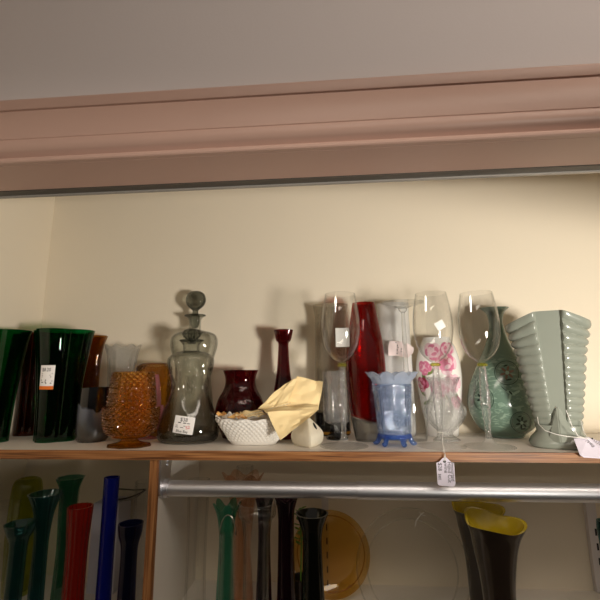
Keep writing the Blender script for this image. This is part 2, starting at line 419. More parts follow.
# cleats under the shelf
zc_ = onY(120, 464.6, D-.012).z
struct(box('trim_3', 'wall', (X0+.012, onY(153, 480, .1).x-.01, D-.012, D, zc_, -.0185)))
struct(box('trim_4', 'wall', (X0, X0+.012, .02, D, zc_, -.0185)))

# shelf with oak edging
zB = onY(300, 461.3, 0).z
sh = empty('wall_shelf', (0, 0, 0), 'long white shelf board with oak front edge holding the glassware', 'shelf')
box('board', 'shelf_white', (X0, XR, .009, D, zB, 0), sh)
box('edging', 'oak', (X0, XR, 0, .009, zB, 0), sh, bev=.0015)
# upright divider below
xa = onY(149.5, 463, .004).x; xb = onY(158, 463, .004).x
dv = empty('divider_panel', (xa, .004, ZL), 'white upright divider below the shelf with oak front edge', 'divider')
box('panel', 'shelf_white', (0, xb-xa, .009, D-.004, 0, zB-ZL), dv)
box('edging', 'oak_up', (0, xb-xa, 0, .009, 0, zB-ZL), dv, bev=.001)
lb = empty('lower_shelf', (0, 0, ZL), 'white lower shelf board with oak front edge, under the hanging rod', 'shelf')
box('board', 'shelf_white', (X0, XR, .009, D, -.018, 0), lb)
box('edging', 'oak', (X0, XR, 0, .009, -.018, 0), lb, bev=.0015)

# chrome closet rod
YR = .03
ra = onY(172, 489.3, YR); rbp = onY(357, 489.8, YR)
rz_ = onY(300, 489.7, YR).z
rr = 7.7*(Vector((0, YR, rz_))-CAM).dot(FW)/F
xw = xb
rod = empty('closet_rod', (xw, YR, rz_), 'chrome telescoping hanging rod spanning below the shelf', 'rod')
def cyl_x(name, mat, x0, x1, r, par, seg=48, hollow=False):
    bm = bmesh.new(); add_tube(bm, [(x0, 0, 0), (x1, 0, 0)], r, seg); return link(name, bm, mat, par, angle=40)
cyl_x('inner_tube', 'chrome_rod', .004, rbp.x-xw+.02, rr, rod)
cyl_x('outer_tube', 'chrome_rod', rbp.x-xw, XR-xw-.002, rr*1.1, rod)
# flange: upright strap plus a cup
bm = bmesh.new()
zt = zB-rz_-.001; zbm = onY(160, 497.5, YR).z-rz_
out_ = [(-.022, zt), (.022, zt)] + [(.022*math.cos(a), zbm+.016+.016*math.sin(a)) for a in [-PI*k/10 for k in range(11)]]
vs0 = [bm.verts.new((.0006, y, z)) for y, z in out_]; vs1 = [bm.verts.new((.0036, y, z)) for y, z in out_]
bm.faces.new(vs0); bm.faces.new(vs1)
for i in range(len(out_)): bm.faces.new((vs0[i], vs0[(i+1) % len(out_)], vs1[(i+1) % len(out_)], vs1[i]))
bk = link('bracket', bm, 'chrome', rod, angle=30)
bm = bmesh.new(); add_tube(bm, [(.0036, 0, 0), (.011, 0, 0)], rr*1.18, 40); link('cup', bm, 'chrome', bk, angle=40)
bm = bmesh.new()
for zz in (zt-.006, zt-.012):
    add_tube(bm, [(.0036, .004, zz), (.0056, .004, zz)], .0022, 16)
link('screw', bm, 'chrome', bk)

# slotted shelf standards on the back wall
for (px0, px1, lab) in ((322, 328.5, 'grey slotted metal shelf standard on the back wall above the amber plate'),
                        (583.5, 593, 'grey slotted metal shelf standard on the back wall at the far right')):
    a = onY(px0, 510, D).x; b = onY(px1, 510, D).x
    bm = bmesh.new(); add_box(bm, 0, b-a, -.010, 0, ZL+.002, onY(300, 491, D).z)
    z = -.17
    while z > ZL:
        add_box(bm, (b-a)*.58, (b-a)*.78, -.0104, -.0098, z-.012, z, 1); z -= .025
    tag(link('shelf_standard', bm, ['standard', 'slot'], None, (a, D, 0), smooth=False), lab, 'shelf standard')

# ------------------------------------------------------------------ upper shelf: vases
def sstep(a, b, x):
    t = max(0, min(1, (x-a)/(b-a))); return t*t*(3-2*t)

# --- lobed deep green vases
b = onZ(54, 440.3)
P = smooth_path(prof(b, [(20.5, 440.3), (20.8, 425), (22, 400), (24.5, 370), (28, 342), (30, 331)]), 6)
zt_ = P[-1][1]
thc = cam_theta(b)
def lobe_mod(amp, ph, n=4, tw=0.0):
    def f(th, r, z, inn):
        k = abs(math.cos(n/2*(th-ph-tw*z)))**.7
        return r*(1-amp+amp*k), z
    return f
gv = Rev(P, lobe_mod(.24, thc+PI/4+.10), 128)
root = empty('lobed_vase', b, 'dark green lobed glass vase with white and orange price sticker', 'vase', 'dark green lobed vases')
link('body', gv.vessel(.003, .008), 'green', root)
bm = bmesh.new()
uc = rad(b, .1, -13.5); zs = (zat(b, 366)+zat(b, 389))/2
sw = rad(b, .1, 13.6); shh = zat(b, 366)-zat(b, 389)
patch(bm, gv, thc, uc, zs, rect_pts(sw, shh, 6), 0, 0, .0006)
mapf = lambda x, y: gv.surf(thc, uc+x, zs+y, .0009)
patch(bm, gv, thc, uc, zs-shh*.43, rect_pts(sw, shh*.14, 6), 0, 1, .0008)
put_text(bm, mapf, '$8.20', -sw*.36, shh*.25, .0088, 2, 0, .8)
for i, (xx, w, yy) in enumerate(((-.36, .72, .14), (-.36, .6, .07), (-.36, .66, .0), (-.40, .4, -.13), (-.1, .5, -.17), (-.36, .35, -.22), (-.05, .4, -.26))):
    put_bar(bm, mapf, sw*xx, sw*(xx+w), shh*yy, shh*(yy+.032), 2)
link('price_sticker', bm, ['paper', 'sticker_orange', 'ink'], root, smooth=False)['label'] = 'white price sticker with orange bottom band'
b2 = onZ(-13, 441.5)
o = bpy.data.objects.new('lobed_vase', root.children[0].data); COL.objects.link(o); o.location = b2; flat(o, .88); flat(root, .88)
tag(o, 'dark green lobed glass vase cut off by the left edge of the photo', 'vase', 'dark green lobed vases')

# --- red amber vase between the green ones, amber vase behind
def flared(name, bp, pts, mat, label, amp, ph, th=.0025, fk=.7):
    b = onZ(*bp); P = smooth_path(prof(b, pts), 6)
    o = link(name, Rev(P, lobe_mod(amp, cam_theta(b)+ph), 112).vessel(th, .008), mat, None, b)
    return flat(tag(o, label, 'vase'), fk)
flared('flared_vase', (25, 435.2), [(12, 435.2), (12, 425), (11.5, 395), (12, 362), (14, 340), (15, 333)], 'ruby_amber', 'tall dark red amber glass vase wedged between two green vases', .22, .3)
flared('flared_vase', (85.5, 434.9), [(12.5, 434.9), (12, 425), (10, 390), (9.6, 365), (11.5, 347), (15, 336)], 'amber', 'tall amber brown lobed vase behind green vase and marbled vase', .22, .5)

# --- marbled glass vase
b = onZ(91.5, 441.2)
P = smooth_path(prof(b, [(13, 441.2), (15.2, 438), (15.4, 420), (15, 400), (14.6, 388)]), 6, sharp=(1,))
o = link('marbled_vase', Rev(P, lambda th, r, z, inn: (r*(1-.12*abs(math.sin(th-.4))), z+.003*sstep(.06, .11, z)*math.cos(th+.6)), 72).vessel(.003, .006), 'agate', None, b)
tag(o, 'small black and grey marbled glass vase beside amber goblet', 'vase')

# --- clear scalloped vase
b = onZ(116.8, 435.0)
P = smooth_path(prof(b, [(12, 435.0), (12.5, 425), (12.5, 400), (13.4, 372), (15.6, 355), (18.3, 346)]), 6)
zt_ = P[-1][1]
def scal(n, a, flute, zlo):
    def f(th, r, z, inn):
        k = sstep(zlo, zt_, z)
        return r*(1+flute*math.cos(n*th)), z+a*k*math.cos(n*th)
    return f
o = link('scalloped_vase', Rev(P, scal(8, .0028, .035, zt_*.8), 128).vessel(.0028, .01), 'clear_press', None, b)
flat(o, .68); tag(o, 'clear pressed glass vase with scalloped flared rim behind amber goblet', 'vase')

# --- footed diamond-point lamp in amber, the mauve one behind it
def hob(n, kz, a, z0, z1):
    def f(th, r, z, inn):
        if inn: return r, z
        w = sstep(z0, z0+.004, z)*(1-sstep(z1-.003, z1, z))
        p = abs(math.sin(n*th/2+kz*z)*math.sin(n*th/2-kz*z))
        return r+a*w*(p-.3), z
    return f
def footed_lamp(bp, mat, label, pattern, group, dy=0, k=1.0, sc=1.0):
    b = onZ(*bp); Y0 = bp[1]
    prof = lambda b_, pts: [(rad(b_, zat(b_, Y0+(y-Y0)*sc), hw*sc), zat(b_, Y0+(y-Y0)*sc)-b_.z) for hw, y in pts]
    root = empty('footed_goblet', b, label, 'goblet', group)
    foot = smooth_path(prof(b, [(21.5, Y0), (21.5, Y0-1.6), (15, Y0-3.4), (9, Y0-5.5), (8.5, Y0-8)]), 5, sharp=(0, 1))
    link('foot', Rev(foot, lambda th, r, z, i: (r*(1+.05*math.cos(8*th)*sstep(.03, .04, r)), z), 64).solid(), mat, root)
    bowl = smooth_path(prof(b, [(9, Y0-7.6), (17.5, Y0-9.5), (22.5, Y0-14), (26, Y0-23), (26.8, Y0-33), (26.2, Y0-39)]), 7)
    zb = bowl[0][1]
    link('bowl', Rev(bowl, hob(24, 370, .0062 if pattern else 0, zb+.006, bowl[-1][1]+.01), 204).vessel(.003, .004), mat, root)
    dome = smooth_path(prof(b, [(22.5, Y0-37), (23.3, Y0-41), (22.5, Y0-52), (20.8, Y0-64), (19.4, Y0-71), (18.6, Y0-74.5)]), 7)
    bm = bmesh.new(); rv = Rev(dome, hob(22, 370, .0054 if pattern else 0, dome[0][1]+.003, dome[-1][1]), 180)
    rv.add(bm, dome+[(r-.003, z) for r, z in reversed(dome)], len(dome), closed_loop=True)
    link('shade', bm, mat, root); flat(root, k)
footed_lamp((129, 446.0), 'amber_press', 'amber diamond-point footed glass goblet with shade near shelf front', True, None, 0, .8)
footed_lamp((139, 438.6), 'mauve', 'mauve pink footed glass goblet peeking out behind amber goblet', False, None, 0, .5, .86)

# --- amber ribbed jar behind
b = onZ(150.6, 435.0)
P = smooth_path(prof(b, [(15, 435), (16.5, 430), (17.3, 410), (17.6, 385), (17.4, 371), (15.8, 365.5), (12.5, 363.2)]), 6)
o = link('ribbed_jar', Rev(P, hob(30, 420, .0044, .004, P[-1][1]-.004), 240).vessel(.003, .006), 'amber_dark', None, b)
flat(o, .68); tag(o, 'amber ribbed glass jar standing behind mauve goblet and decanter', 'jar')

# --- pinched decanters
def decanter(bp, pts, neck, lip, mat, label, pinch_y, amp=.34):
    b = onZ(*bp)
    root = empty('pinched_decanter', b, label, 'decanter', 'smoky pinched decanters')
    P = smooth_path(prof(b, pts), 8)
    zp = zat(b, pinch_y); sg = .028
    th0 = cam_theta(b)
    def md(th, r, z, inn):
        k = math.exp(-((z-zp)/sg)**2)
        d = math.cos(4*(th-th0))*.5+.5          # dents facing front, back and sides
        sq = 1-.05*math.cos(4*(th-th0)+PI)*math.exp(-((z-zp)/.06)**2)
        side = 1-.55*abs(math.sin(th-th0))**2     # shallower dents to left and right
        return r*(1-amp*k*d**2.2*side)*(1-.02*k), z
    rv = Rev(P, md, 128)
    link('body', rv.vessel(.0026, .0042), mat, root)
    bz = [(r*.985-.0032, z) for r, z in P if z < .017 and r > .006]
    bz = [(rv.rz(z)-.0034, z) for z in (.0048, .007, .010, .013, .0155)]
    link('base', Rev(bz, md, 96).solid(), 'smoke_base', root)
    nk = smooth_path(prof(b, neck), 5); bm = bmesh.new(); r2 = Rev(nk, None, 48)
    r2.add(bm, nk+[(r-.0022, z) for r, z in reversed(nk)], len(nk), closed_loop=True); link('neck', bm, mat, root)
    lp = prof(b, [q[:2] for q in lip]); bm = bmesh.new(); R_, z_ = lp[0]; rt = rad(b, z_, lip[0][2]) if len(lip[0]) > 2 else .0022
    tor = [(R_+rt*math.cos(a), z_+rt*.8*math.sin(a)) for a in [2*PI*k/12 for k in range(12)]]
    Rev(tor, None, 56).add(bm, tor, closed_loop=True); link('lip', bm, 'smoke_solid', root)
    return root, b, rv
froot, fb, frv = decanter((187.5, 441.6), [(25, 441.8), (29.5, 438.5), (30.6, 431), (29.2, 421), (25.2, 408), (21.6, 394), (21.4, 384), (23.2, 374), (24.4, 366), (22.8, 358), (17, 353.5), (9, 351)],
    [(9, 351.5), (8.2, 349), (8.6, 345), (11.6, 341)], [(11.2, 340.6)], 'smoke', 'front smoky pinched glass decanter with white price sticker', 385, .62)
# stopper of the front decanter: small cut knob
kn = prof(fb, [(3.5, 344), (5, 341), (5, 339.5), (8, 337), (9.2, 333.5), (7, 330), (3, 328.6)])
link('stopper', Rev(kn, lambda th, r, z, i: (r*(1+.09*math.cos(7*th)), z), 56).solid(), 'smoke_solid', froot)
# dark, thick base of the front decanter
bp_ = smooth_path(prof(fb, [(24.4, 440.3), (28.8, 437.2), (29.6, 432.5)]), 5)
thc = cam_theta(fb)
bm = bmesh.new()
cu, cz = rad(fb, .05, -6.5), (zat(fb, 414)+zat(fb, 431.5))/2
hh = (zat(fb, 413.2)-zat(fb, 432))*.86; ww = rad(fb, .05, 19)
sk = .0050
def mq(x, y, o): return frv.surf(thc, cu+x+(y/hh)*sk*1.0, cz+y-x*.14, o)
N = 8
gv_ = [[bm.verts.new(mq(-ww/2+ww*i/N, -hh/2+hh*j/N, .0008)) for i in range(N+1)] for j in range(N+1)]
for j in range(N):
    for i in range(N): bm.faces.new((gv_[j][i], gv_[j][i+1], gv_[j+1][i+1], gv_[j+1][i]))
mapf = lambda x, y: mq(x, y, .0012)
put_text(bm, mapf, '$38', -ww*.22, hh*.20, .0088, 1, 0, .95)
put_bar(bm, mapf, -ww*.30, ww*.1, hh*.09, hh*.14, 1); put_bar(bm, mapf, ww*.15, ww*.28, hh*.09, hh*.13, 1)
put_bar(bm, mapf, -ww*.40, ww*.08, -hh*.07, -hh*.04, 1); put_bar(bm, mapf, -ww*.40, ww*.0, -hh*.17, -hh*.14, 1)
put_text(bm, mapf, 'Blue Bay', -ww*.34, -hh*.43, .0060, 1, 0, 1.0)
put_text(bm, mapf, 'S2', ww*.12, -hh*.22, .0072, 2, .25, 1.1)
link('price_sticker', bm, ['paper', 'ink', 'ink_red'], froot, smooth=False)['label'] = 'white price sticker with black print and red scribble'
rroot, rb, _ = decanter((190.5, 435.4), [(17, 435.4), (20, 433), (21.5, 428), (21.5, 410), (20, 390), (19.6, 374), (21.4, 358), (23.6, 345), (22.4, 337), (17.5, 333), (7, 330.4)],
    [(6.4, 331), (5.9, 326), (6.2, 320), (8.6, 316.5)], [(9.6, 315.6, 1.1)], 'smoke_rear', 'rear smoky pinched glass decanter with round ball stopper', 372, .3)
st = smooth_path(prof(rb, [(2.6, 328), (4.4, 324), (4.6, 317), (3.2, 313.5), (2.8, 311), (4.2, 309.4), (8.6, 305.2), (10.1, 300), (8.6, 294.6), (5, 291.8), (1, 291)]), 5)
link('ball_stopper', Rev(st, None, 56).solid(), 'smoke_solid', rroot)['label'] = 'dark smoky glass ball stopper'

flat(froot, .74); flat(rroot, .7)
# --- maroon vases
b = onZ(239.5, 437.2)
P = smooth_path(prof(b, [(17, 437.2), (19, 432), (24.2, 420), (24.8, 412), (22.5, 402), (17.5, 391), (15.2, 384), (15.4, 377), (17.6, 370.2)]), 6)
o = link('squat_vase', Rev(P, lambda th, r, z, i: (r if i else r+.0016*abs(math.sin(5*th+40*z))*sstep(.03, .05, z)*(1-sstep(.075, .09, z)), z), 160).vessel(.003, .006), 'maroon', None, b)
flat(o, .8); tag(o, 'squat dark red glass vase with flared rim behind white bowl', 'vase')
b = onZ(283.5, 437.4)
P = smooth_path(prof(b, [(15, 437.4), (15, 432), (13, 415), (9.8, 392), (6.6, 370), (5.2, 350), (5.2, 343), (7, 340.5), (8.4, 335), (9.3, 330)]), 6)
def bud(th, r, z, i):
    zt2 = P[-1][1]
    k = sstep(zt2*.84, zt2*.9, z)
    return (r*(1+.05*math.cos(10*th)*k), z)
o = link('bud_vase', Rev(P, bud, 80).vessel(.0025, .01), 'maroon', None, b)
tag(o, 'tall slender dark red bud vase behind the yellow tissue paper', 'vase')

# --- white lattice bowl with tissue paper
bb = onZ(254, 443.6)
def px_x(hw, z=0.0): return rad(bb, z, hw)
zr = zat(bb, 418)
bm = bmesh.new(); NS, NR = 264, 48
th_, fl_ = .003, .004
def bowl_pt(th, t, inn):
    # t: 0 foot .. 1 rim; long axis along X
    a = px_x(22.5+16.5*t**1.15); bw = .021+.017*t
    if inn: a -= th_; bw -= th_
    e = 2.6
    c, s_ = math.cos(th), math.sin(th)
    k = (abs(c)**e+abs(s_)**e)**(-1/e)
    z = zr*t
    if t > .6: z += .0045*(t-.6)/.4*abs(c)**3+.0012*math.sin(th*14)*(t-.6)/.4
    x, y = a*k*c, bw*k*s_
    if not inn:
        p = abs(math.sin(22*th+17*t))*abs(math.sin(22*th-17*t))
        q = 1+.06*p*sstep(.06, .15, t)*(1-sstep(.9, .98, t))
        x *= q; y *= q
    else: z = max(z, fl_)
    return (x, y, z)
rings = [[bm.verts.new(bowl_pt(2*PI*k/NS, t/NR, False)) for k in range(NS)] for t in range(NR+1)]
rings += [[bm.verts.new(bowl_pt(2*PI*k/NS, t/NR, True)) for k in range(NS)] for t in range(NR, -1, -1)]
for A, B in zip(rings, rings[1:]):
    for k in range(NS): bm.faces.new((A[k], A[(k+1) % NS], B[(k+1) % NS], B[k]))
bm.faces.new(rings[0]); bm.faces.new(rings[-1])
bowl_o = link('lattice_bowl', bm, 'milk', None, bb)
tag(bowl_o, 'white milk glass lattice bowl with yellow tissue paper spilling out', 'bowl')

def sheet(bm, corners, n=14, crump=.004, seed=0, mi=0, th=.0003):
    """crumpled paper between four corners, with a paper's thickness"""
    c = [Vector(q) for q in corners]; nrm = ((c[1]-c[0]).cross(c[3]-c[0])).normalized()
    g = []; g2 = []
    for j in range(n+1):
        ra_, rb_ = [], []
        for i in range(n+1):
            u, v = i/n, j/n
            p = c[0]*(1-u)*(1-v)+c[1]*u*(1-v)+c[2]*u*v+c[3]*(1-u)*v
            q = Vector((u*2.3+seed*7.3, v*2.3+seed*1.7, seed*.9))
            h = (abs(noise.noise(q))*2-.5)*crump+abs(noise.noise(q*2.1))*crump*.5
            p = p+nrm*h+Vector((noise.noise(q+Vector((9, 0, 0))), noise.noise(q+Vector((0, 9, 0))), noise.noise(q+Vector((0, 0, 9)))))*crump*.5
            ra_.append(bm.verts.new(p)); rb_.append(bm.verts.new(p+nrm*th))
        g.append(ra_); g2.append(rb_)
    for j in range(n):
        for i in range(n):
            bm.faces.new((g[j][i], g[j][i+1], g[j+1][i+1], g[j+1][i])).material_index = mi
            bm.faces.new((g2[j][i], g2[j+1][i], g2[j+1][i+1], g2[j][i+1])).material_index = mi
    for k in range(n):
        for A, B in ((g[0], g2[0]), (g[n], g2[n])): bm.faces.new((A[k], A[k+1], B[k+1], B[k])).material_index = mi
        for q in (0, n): bm.faces.new((g[k][q], g[k+1][q], g2[k+1][q], g2[k][q])).material_index = mi
YB = bb.y
pt_ = lambda x, y, dy: onY(x, y, YB+dy)
tis = empty('tissue_paper', onY(290, 410, YB), 'crumpled yellow tissue paper sheets spilling over the white lattice bowl', 'tissue paper')
base_t = tis.location.copy()
def sheet_obj(name, quads, mats):
    bm = bmesh.new()
    for i, (q, cr_, sd, mi) in enumerate(quads): sheet(bm, [Vector(p)-base_t for p in q], 16, cr_, sd, mi)
    return link(name, bm, mats, tis, angle=14)
sheet_obj('upright_sheet', [((pt_(262, 410, .004), pt_(318.5, 410, .012), pt_(323, 382.5, .036), pt_(297.5, 376, .032)), .0035, 1, 0),
                            ((pt_(257, 410, .000), pt_(286, 408, .000), pt_(298.5, 377.5, .026), pt_(283, 385, .020)), .0035, 2, 0)], ['tissue'])
sheet_obj('hanging_flap', [((pt_(280.5, 440, -.056), pt_(306, 420.5, -.052), pt_(319, 409, -.018), pt_(267, 412.5, -.046)), .0032, 3, 0),
                           ((pt_(266, 413, -.046), pt_(319, 409.6, -.018), pt_(318, 405, .010), pt_(263, 408.5, .006)), .003, 4, 0)], ['tissue'])
sheet_obj('crumpled_wad', [((pt_(216.5, 415.5, -.006), pt_(227, 416, -.012), pt_(225, 412.5, .006), pt_(217, 412.0, .008)), .004, 5, 1),
                           ((pt_(222, 419, -.008), pt_(236, 418.5, -.010), pt_(234, 414, .012), pt_(225, 413.5, .012)), .004, 6, 2),
                           ((pt_(234, 416.5, -.014), pt_(266, 415.5, -.018), pt_(262, 409, .008), pt_(240, 413, .010)), .005, 7, 0),
                           ((pt_(228, 418, -.018), pt_(248, 418, -.020), pt_(246, 415.5, .004), pt_(228, 415.5, .004)), .005, 8, 1)], ['tissue', 'tissue_orange', 'white_paper'])
for (A, B, lab) in (((238, 417.4), (291, 403.0), 'thin clear glass stick lying along the tissue paper, upper of two'),
                    ((246, 418.4), (287, 406.6), 'thin clear glass stick lying along the tissue paper, lower of two')):
    p, q = pt_(*A, -.020), pt_(*B, -.006)
    bm = bmesh.new(); add_tube(bm, [(0, 0, 0), q-p], .0011, 10); tag(link('glass_stick', bm, 'clear_press', None, p), lab, 'stick', 'glass sticks in the bowl')

# --- white pointed dish seen end-on
b = onZ(307.5, 444.5)
P = smooth_path(prof(b, [(13.0, 444.5), (15.2, 441.5), (16.4, 437), (15.8, 432), (12.0, 427), (7.4, 422.5), (3.2, 418.5), (.6, 415)]), 6)
def keel(th, r, z, i):
    a = th-cam_theta(b)-.12; e = 1.18; c, s_ = abs(math.cos(a)), abs(math.sin(a))   # almond plan, sharp edge to the front
    return r*((c/(1.15+.45*sstep(.05, 0, z)))**e+s_**e)**(-1/e), z
def dish_solid():
    bm = bmesh.new()
    Rev(P, keel, 96).add(bm, [(0, P[0][1])]+P+[(0, P[-1][1])])
    return bm
sd = empty('pointed_dish', b, 'small cream white pointed ceramic piece beside the tissue paper', 'dish')
link('body', dish_solid(), 'cream_ceramic', sd, angle=50)
thc = cam_theta(b); rvk = Rev(P, keel, 96)
bm = bmesh.new(); patch(bm, rvk, thc, rad(b, .03, 9.5), zat(b, 425.5), ellipse(.0034, .0062, 14), .7, 0, .0006)
link('spout_hole', bm, 'slot', sd, smooth=False)['label'] = 'dark oval hole in the side'

# --- wine glasses
def wine(bp, label, dx=1.0, first=None):
    b = onZ(*bp)
    if first:
        r_ = copy_tree(first); r_.location = b; r_['label'] = label; return r_, b
    root = empty('wine_glass', b, label, 'wine glass', 'wine glasses with lime rings')
    P = smooth_path(prof(b, [(2.2, 363.4), (7.5, 360.0), (12.6, 354.5), (16.6, 346), (18.8, 335), (19.2, 325), (18.4, 314), (16.6, 303), (14.9, 294.4)]), 7)
    root['rim'] = 0
    rv = Rev(P, None, 72)
    link('bowl', rv.vessel(.0011, .0025), 'clear', root)
    rg = prof(b, [(4.2, 366.6), (5.0, 365.8), (5.0, 364.4), (3.6, 363.2)])
    link('ring', Rev(rg, None, 40).solid(), 'lime_ring', root)['label'] = 'lime green glass ring under the bowl'
    sp = smooth_path(prof(b, [(3.0, 437.5), (2.6, 430), (3.6, 415), (4.4, 402), (4.0, 388), (3.1, 372), (3.0, 366.4)]), 14)
    link('stem', Rev(sp, lambda th, r, z, i: (r*(1+.07*math.cos(6*th+520*z)), z), 48).solid(), 'clear_solid', root, angle=80)
    fp = smooth_path(prof(b, [(24.2, 446.0), (24.2, 445.6), (16, 444.6), (8, 442.6), (4.2, 440), (3.0, 437.2)]), 5, sharp=(0, 1))
    link('foot', Rev(fp, None, 72).solid(), 'clear_foot', root)
    del root['rim']
    return root, b, rv
w1, wb1, wrv = wine((344, 446.0), 'clear wine glass in front of the tall red vase, price sticker on bowl')
w2, wb2 = wine((441, 446.0), 'clear wine glass in front of the rose vase, hung with white tag', first=w1)
w3, wb3 = wine((489.5, 446.6), 'clear wine glass in front of the green celadon bottle', first=w1)
w2.scale = (.99, .99, .993); w3.scale = (.99, .99, .985)
# stickers on the first and second bowls
def bowl_sticker(root, b, cx, cy, w, h, ang, mats, lab, back=False):
    thc = cam_theta(b); bm = bmesh.new()
    z0 = zat(b, cy); u0 = rad(b, z0, cx)
    patch(bm, wrv, thc+(PI if back else 0), (-u0 if back else u0), z0, rect_pts(rad(b, z0, w), zat(b, cy-h/2)-zat(b, cy+h/2), 5), ang, 0, .0003)
    link('price_sticker', bm, mats, root, smooth=False)['label'] = lab
bowl_sticker(w1, wb1, 1.6, 336, 14.6, 20, 0, ['paper'], 'white rectangular sticker on the back of the bowl', True)
bowl_sticker(w2, wb2, 7.0, 327, 9.0, 8, .5, ['paper'], 'small white sticker on the side of the bowl')

# --- string tag on the second wine glass, hanging over the shelf edge
def tag_card(bm, corners, mi=0, th=.0005):
    n = (corners[1]-corners[0]).cross(corners[2]-corners[0]).normalized()
    A = [bm.verts.new(c) for c in corners]; B = [bm.verts.new(c+n*th) for c in corners]
    bm.faces.new(A).material_index = mi; bm.faces.new(B).material_index = mi
    for i in range(len(A)): bm.faces.new((A[i], A[(i+1) % len(A)], B[(i+1) % len(A)], B[i])).material_index = mi
YT = -.004
to = onY(444.5, 456, YT)
tg = empty('price_tag', to, 'white string price tag hanging from the middle wine glass before the rod', 'price tag', 'string price tags')
q = lambda x, y, dy=0: onY(x, y, YT+dy)-to
bm = bmesh.new()
tag_card(bm, [q(436.2, 463), q(439, 461.8), q(443, 457.6), q(446.5, 457.6), q(450.5, 461.5), q(454, 463.4), q(455.4, 484.5), q(453.5, 486.6), q(439.5, 485.4), q(437.6, 484)])
hole = q(444.6, 461.6, -.0008)
vs_ = [bm.verts.new(hole+Vector((.0022*math.cos(a), 0, .0017*math.sin(a)))) for a in [2*PI*k/14 for k in range(14)]]
bm.faces.new(vs_).material_index = 2
c0 = q(445.6, 473, -.0010)
mapf = lambda x, y: c0+Vector((x, 0, y))
for txt, x, y, sz in (('Imported', .0088, .0155, .0075), ('Hand Cut', .0040, .0160, .0078), ('wine', -.0012, .0140, .0078), ('$28  set', -.0098, .0145, .0078)):
    put_text(bm, mapf, txt, x, y, sz, 1, -PI/2-.04, .95)
link('card', bm, ['tag', 'ink_grey', 'slot'], tg, smooth=False)
bm = bmesh.new()
s0 = Vector((wb2.x+.003, wb2.y-.006, .022))-to
pts_ = [hole+Vector((0, .0005, 0)), q(444.6, 456, -.001), onY(443.6, 450, .0)-to, onY(442.6, 443, .035)-to, s0]
add_tube(bm, [Vector((p[0], p[1], p[2])) for p in pts_], .00055, 8)
add_tube(bm, [p+Vector((.0014, .0002, 0)) for p in pts_[:3]]+[pts_[3]], .00045, 8)
add_tube(bm, [s0+Vector((.0045*math.cos(a)-.003, .0045*math.sin(a)+.006, 0)) for a in [2*PI*k/16 for k in range(17)]], .0005, 8)
link('string', bm, 'string', tg)

# --- smoke-grey tall vase, black and gold vessel, black-footed goblet
b = onZ(333, 434.9)
P = smooth_path(prof(b, [(16.5, 434.9), (17, 425), (17.2, 400), (16.4, 375), (15.6, 345), (15.4, 320), (17.4, 305)]), 6)
gvz = empty('smoky_vase', b, 'tall frosted smoky grey vase with black base behind left wine glass', 'vase')
link('body', Rev(P, None, 72).vessel(.003, .008), 'frost', gvz)
zz0 = zat(b, 412)
def lower_sleeve(z0, z1, off, mat, nm):
    rv = Rev(P, None, 72); zs_ = [z0+(z1-z0)*k/8 for k in range(9)]
    pp = [(rv.rz(min(max(z, P[0][1]+1e-4), P[-1][1]))+off, z) for z in zs_]
    bm = bmesh.new(); Rev(pp, None, 72).add(bm, pp+[(r-off+.0002, z) for r, z in reversed(pp)], closed_loop=True); link(nm, bm, mat, gvz)
lower_sleeve(.0005, zz0, .0014, 'black_glass', 'base_sleeve')
lower_sleeve(.003, .008, .0022, 'gold', 'gold_band')
b = onZ(337.3, 438.8)
gb = empty('stemmed_goblet', b, 'clear straight sided goblet with black domed foot behind left wine glass', 'goblet')
P = smooth_path(prof(b, [(3, 424.6), (9, 423.6), (12.8, 421), (13.4, 415), (13.4, 396), (13.4, 371)]), 5, sharp=(2,))
link('bowl', Rev(P, None, 64).vessel(.0018, .004), 'clear_press', gb)
lin = prof(b, [(11.2, 396.5), (12.6, 395.4), (12.6, 393.6), (11.2, 393)])
bm = bmesh.new(); Rev(lin, None, 56).add(bm, lin, closed_loop=True); link('inner_rim', bm, 'clear_press', gb)
link('stem', Rev(smooth_path(prof(b, [(4, 433.5), (2.4, 431), (2.8, 428), (3.4, 424.2)]), 5), None, 32).solid(), 'clear_solid', gb)
link('foot', Rev(smooth_path(prof(b, [(11, 438.8), (11.2, 437.4), (9, 434.6), (4, 432.6)]), 5, sharp=(0, 1)), None, 56).solid(), 'black_glass', gb)

flat(gvz, .66)
# --- tall red vase with clear base
b = onZ(368.5, 440.4)
pr = prof(b, [(12.4, 440.4), (13, 438), (15, 426), (16.6, 417), (18.4, 402), (19.6, 382), (19.4, 362), (17.6, 342), (14.2, 322), (11.6, 307), (11, 303.2)])
P = smooth_path(pr, 6); zk = zat(b, 419.5)
rvv = empty('tapered_vase', b, 'tall scarlet red glass vase with smoky clear base, centre of shelf', 'vase')
up = [(r, z) for r, z in P if z >= zk]; lo = [(r, z) for r, z in P if z < zk]
ru = Rev([(up[0][0]*.9, up[0][1]-.0006)]+up, lambda th, r, z, i: (r, z+.006*math.cos(th-PI)*max(0, 1-(z-zk)/.02)), 72)
link('body', ru.vessel(.003, .004), 'red', rvv)
rl = Rev(lo+[(up[0][0]*.985, zk-.0012)], lambda th, r, z, i: (r, z+.006*math.cos(th-PI)*sstep(zk-.02, zk, z)), 72)
link('base', rl.solid(), 'redbase', rvv)['label'] = 'smoky clear glass base'

flat(rvv, .85)
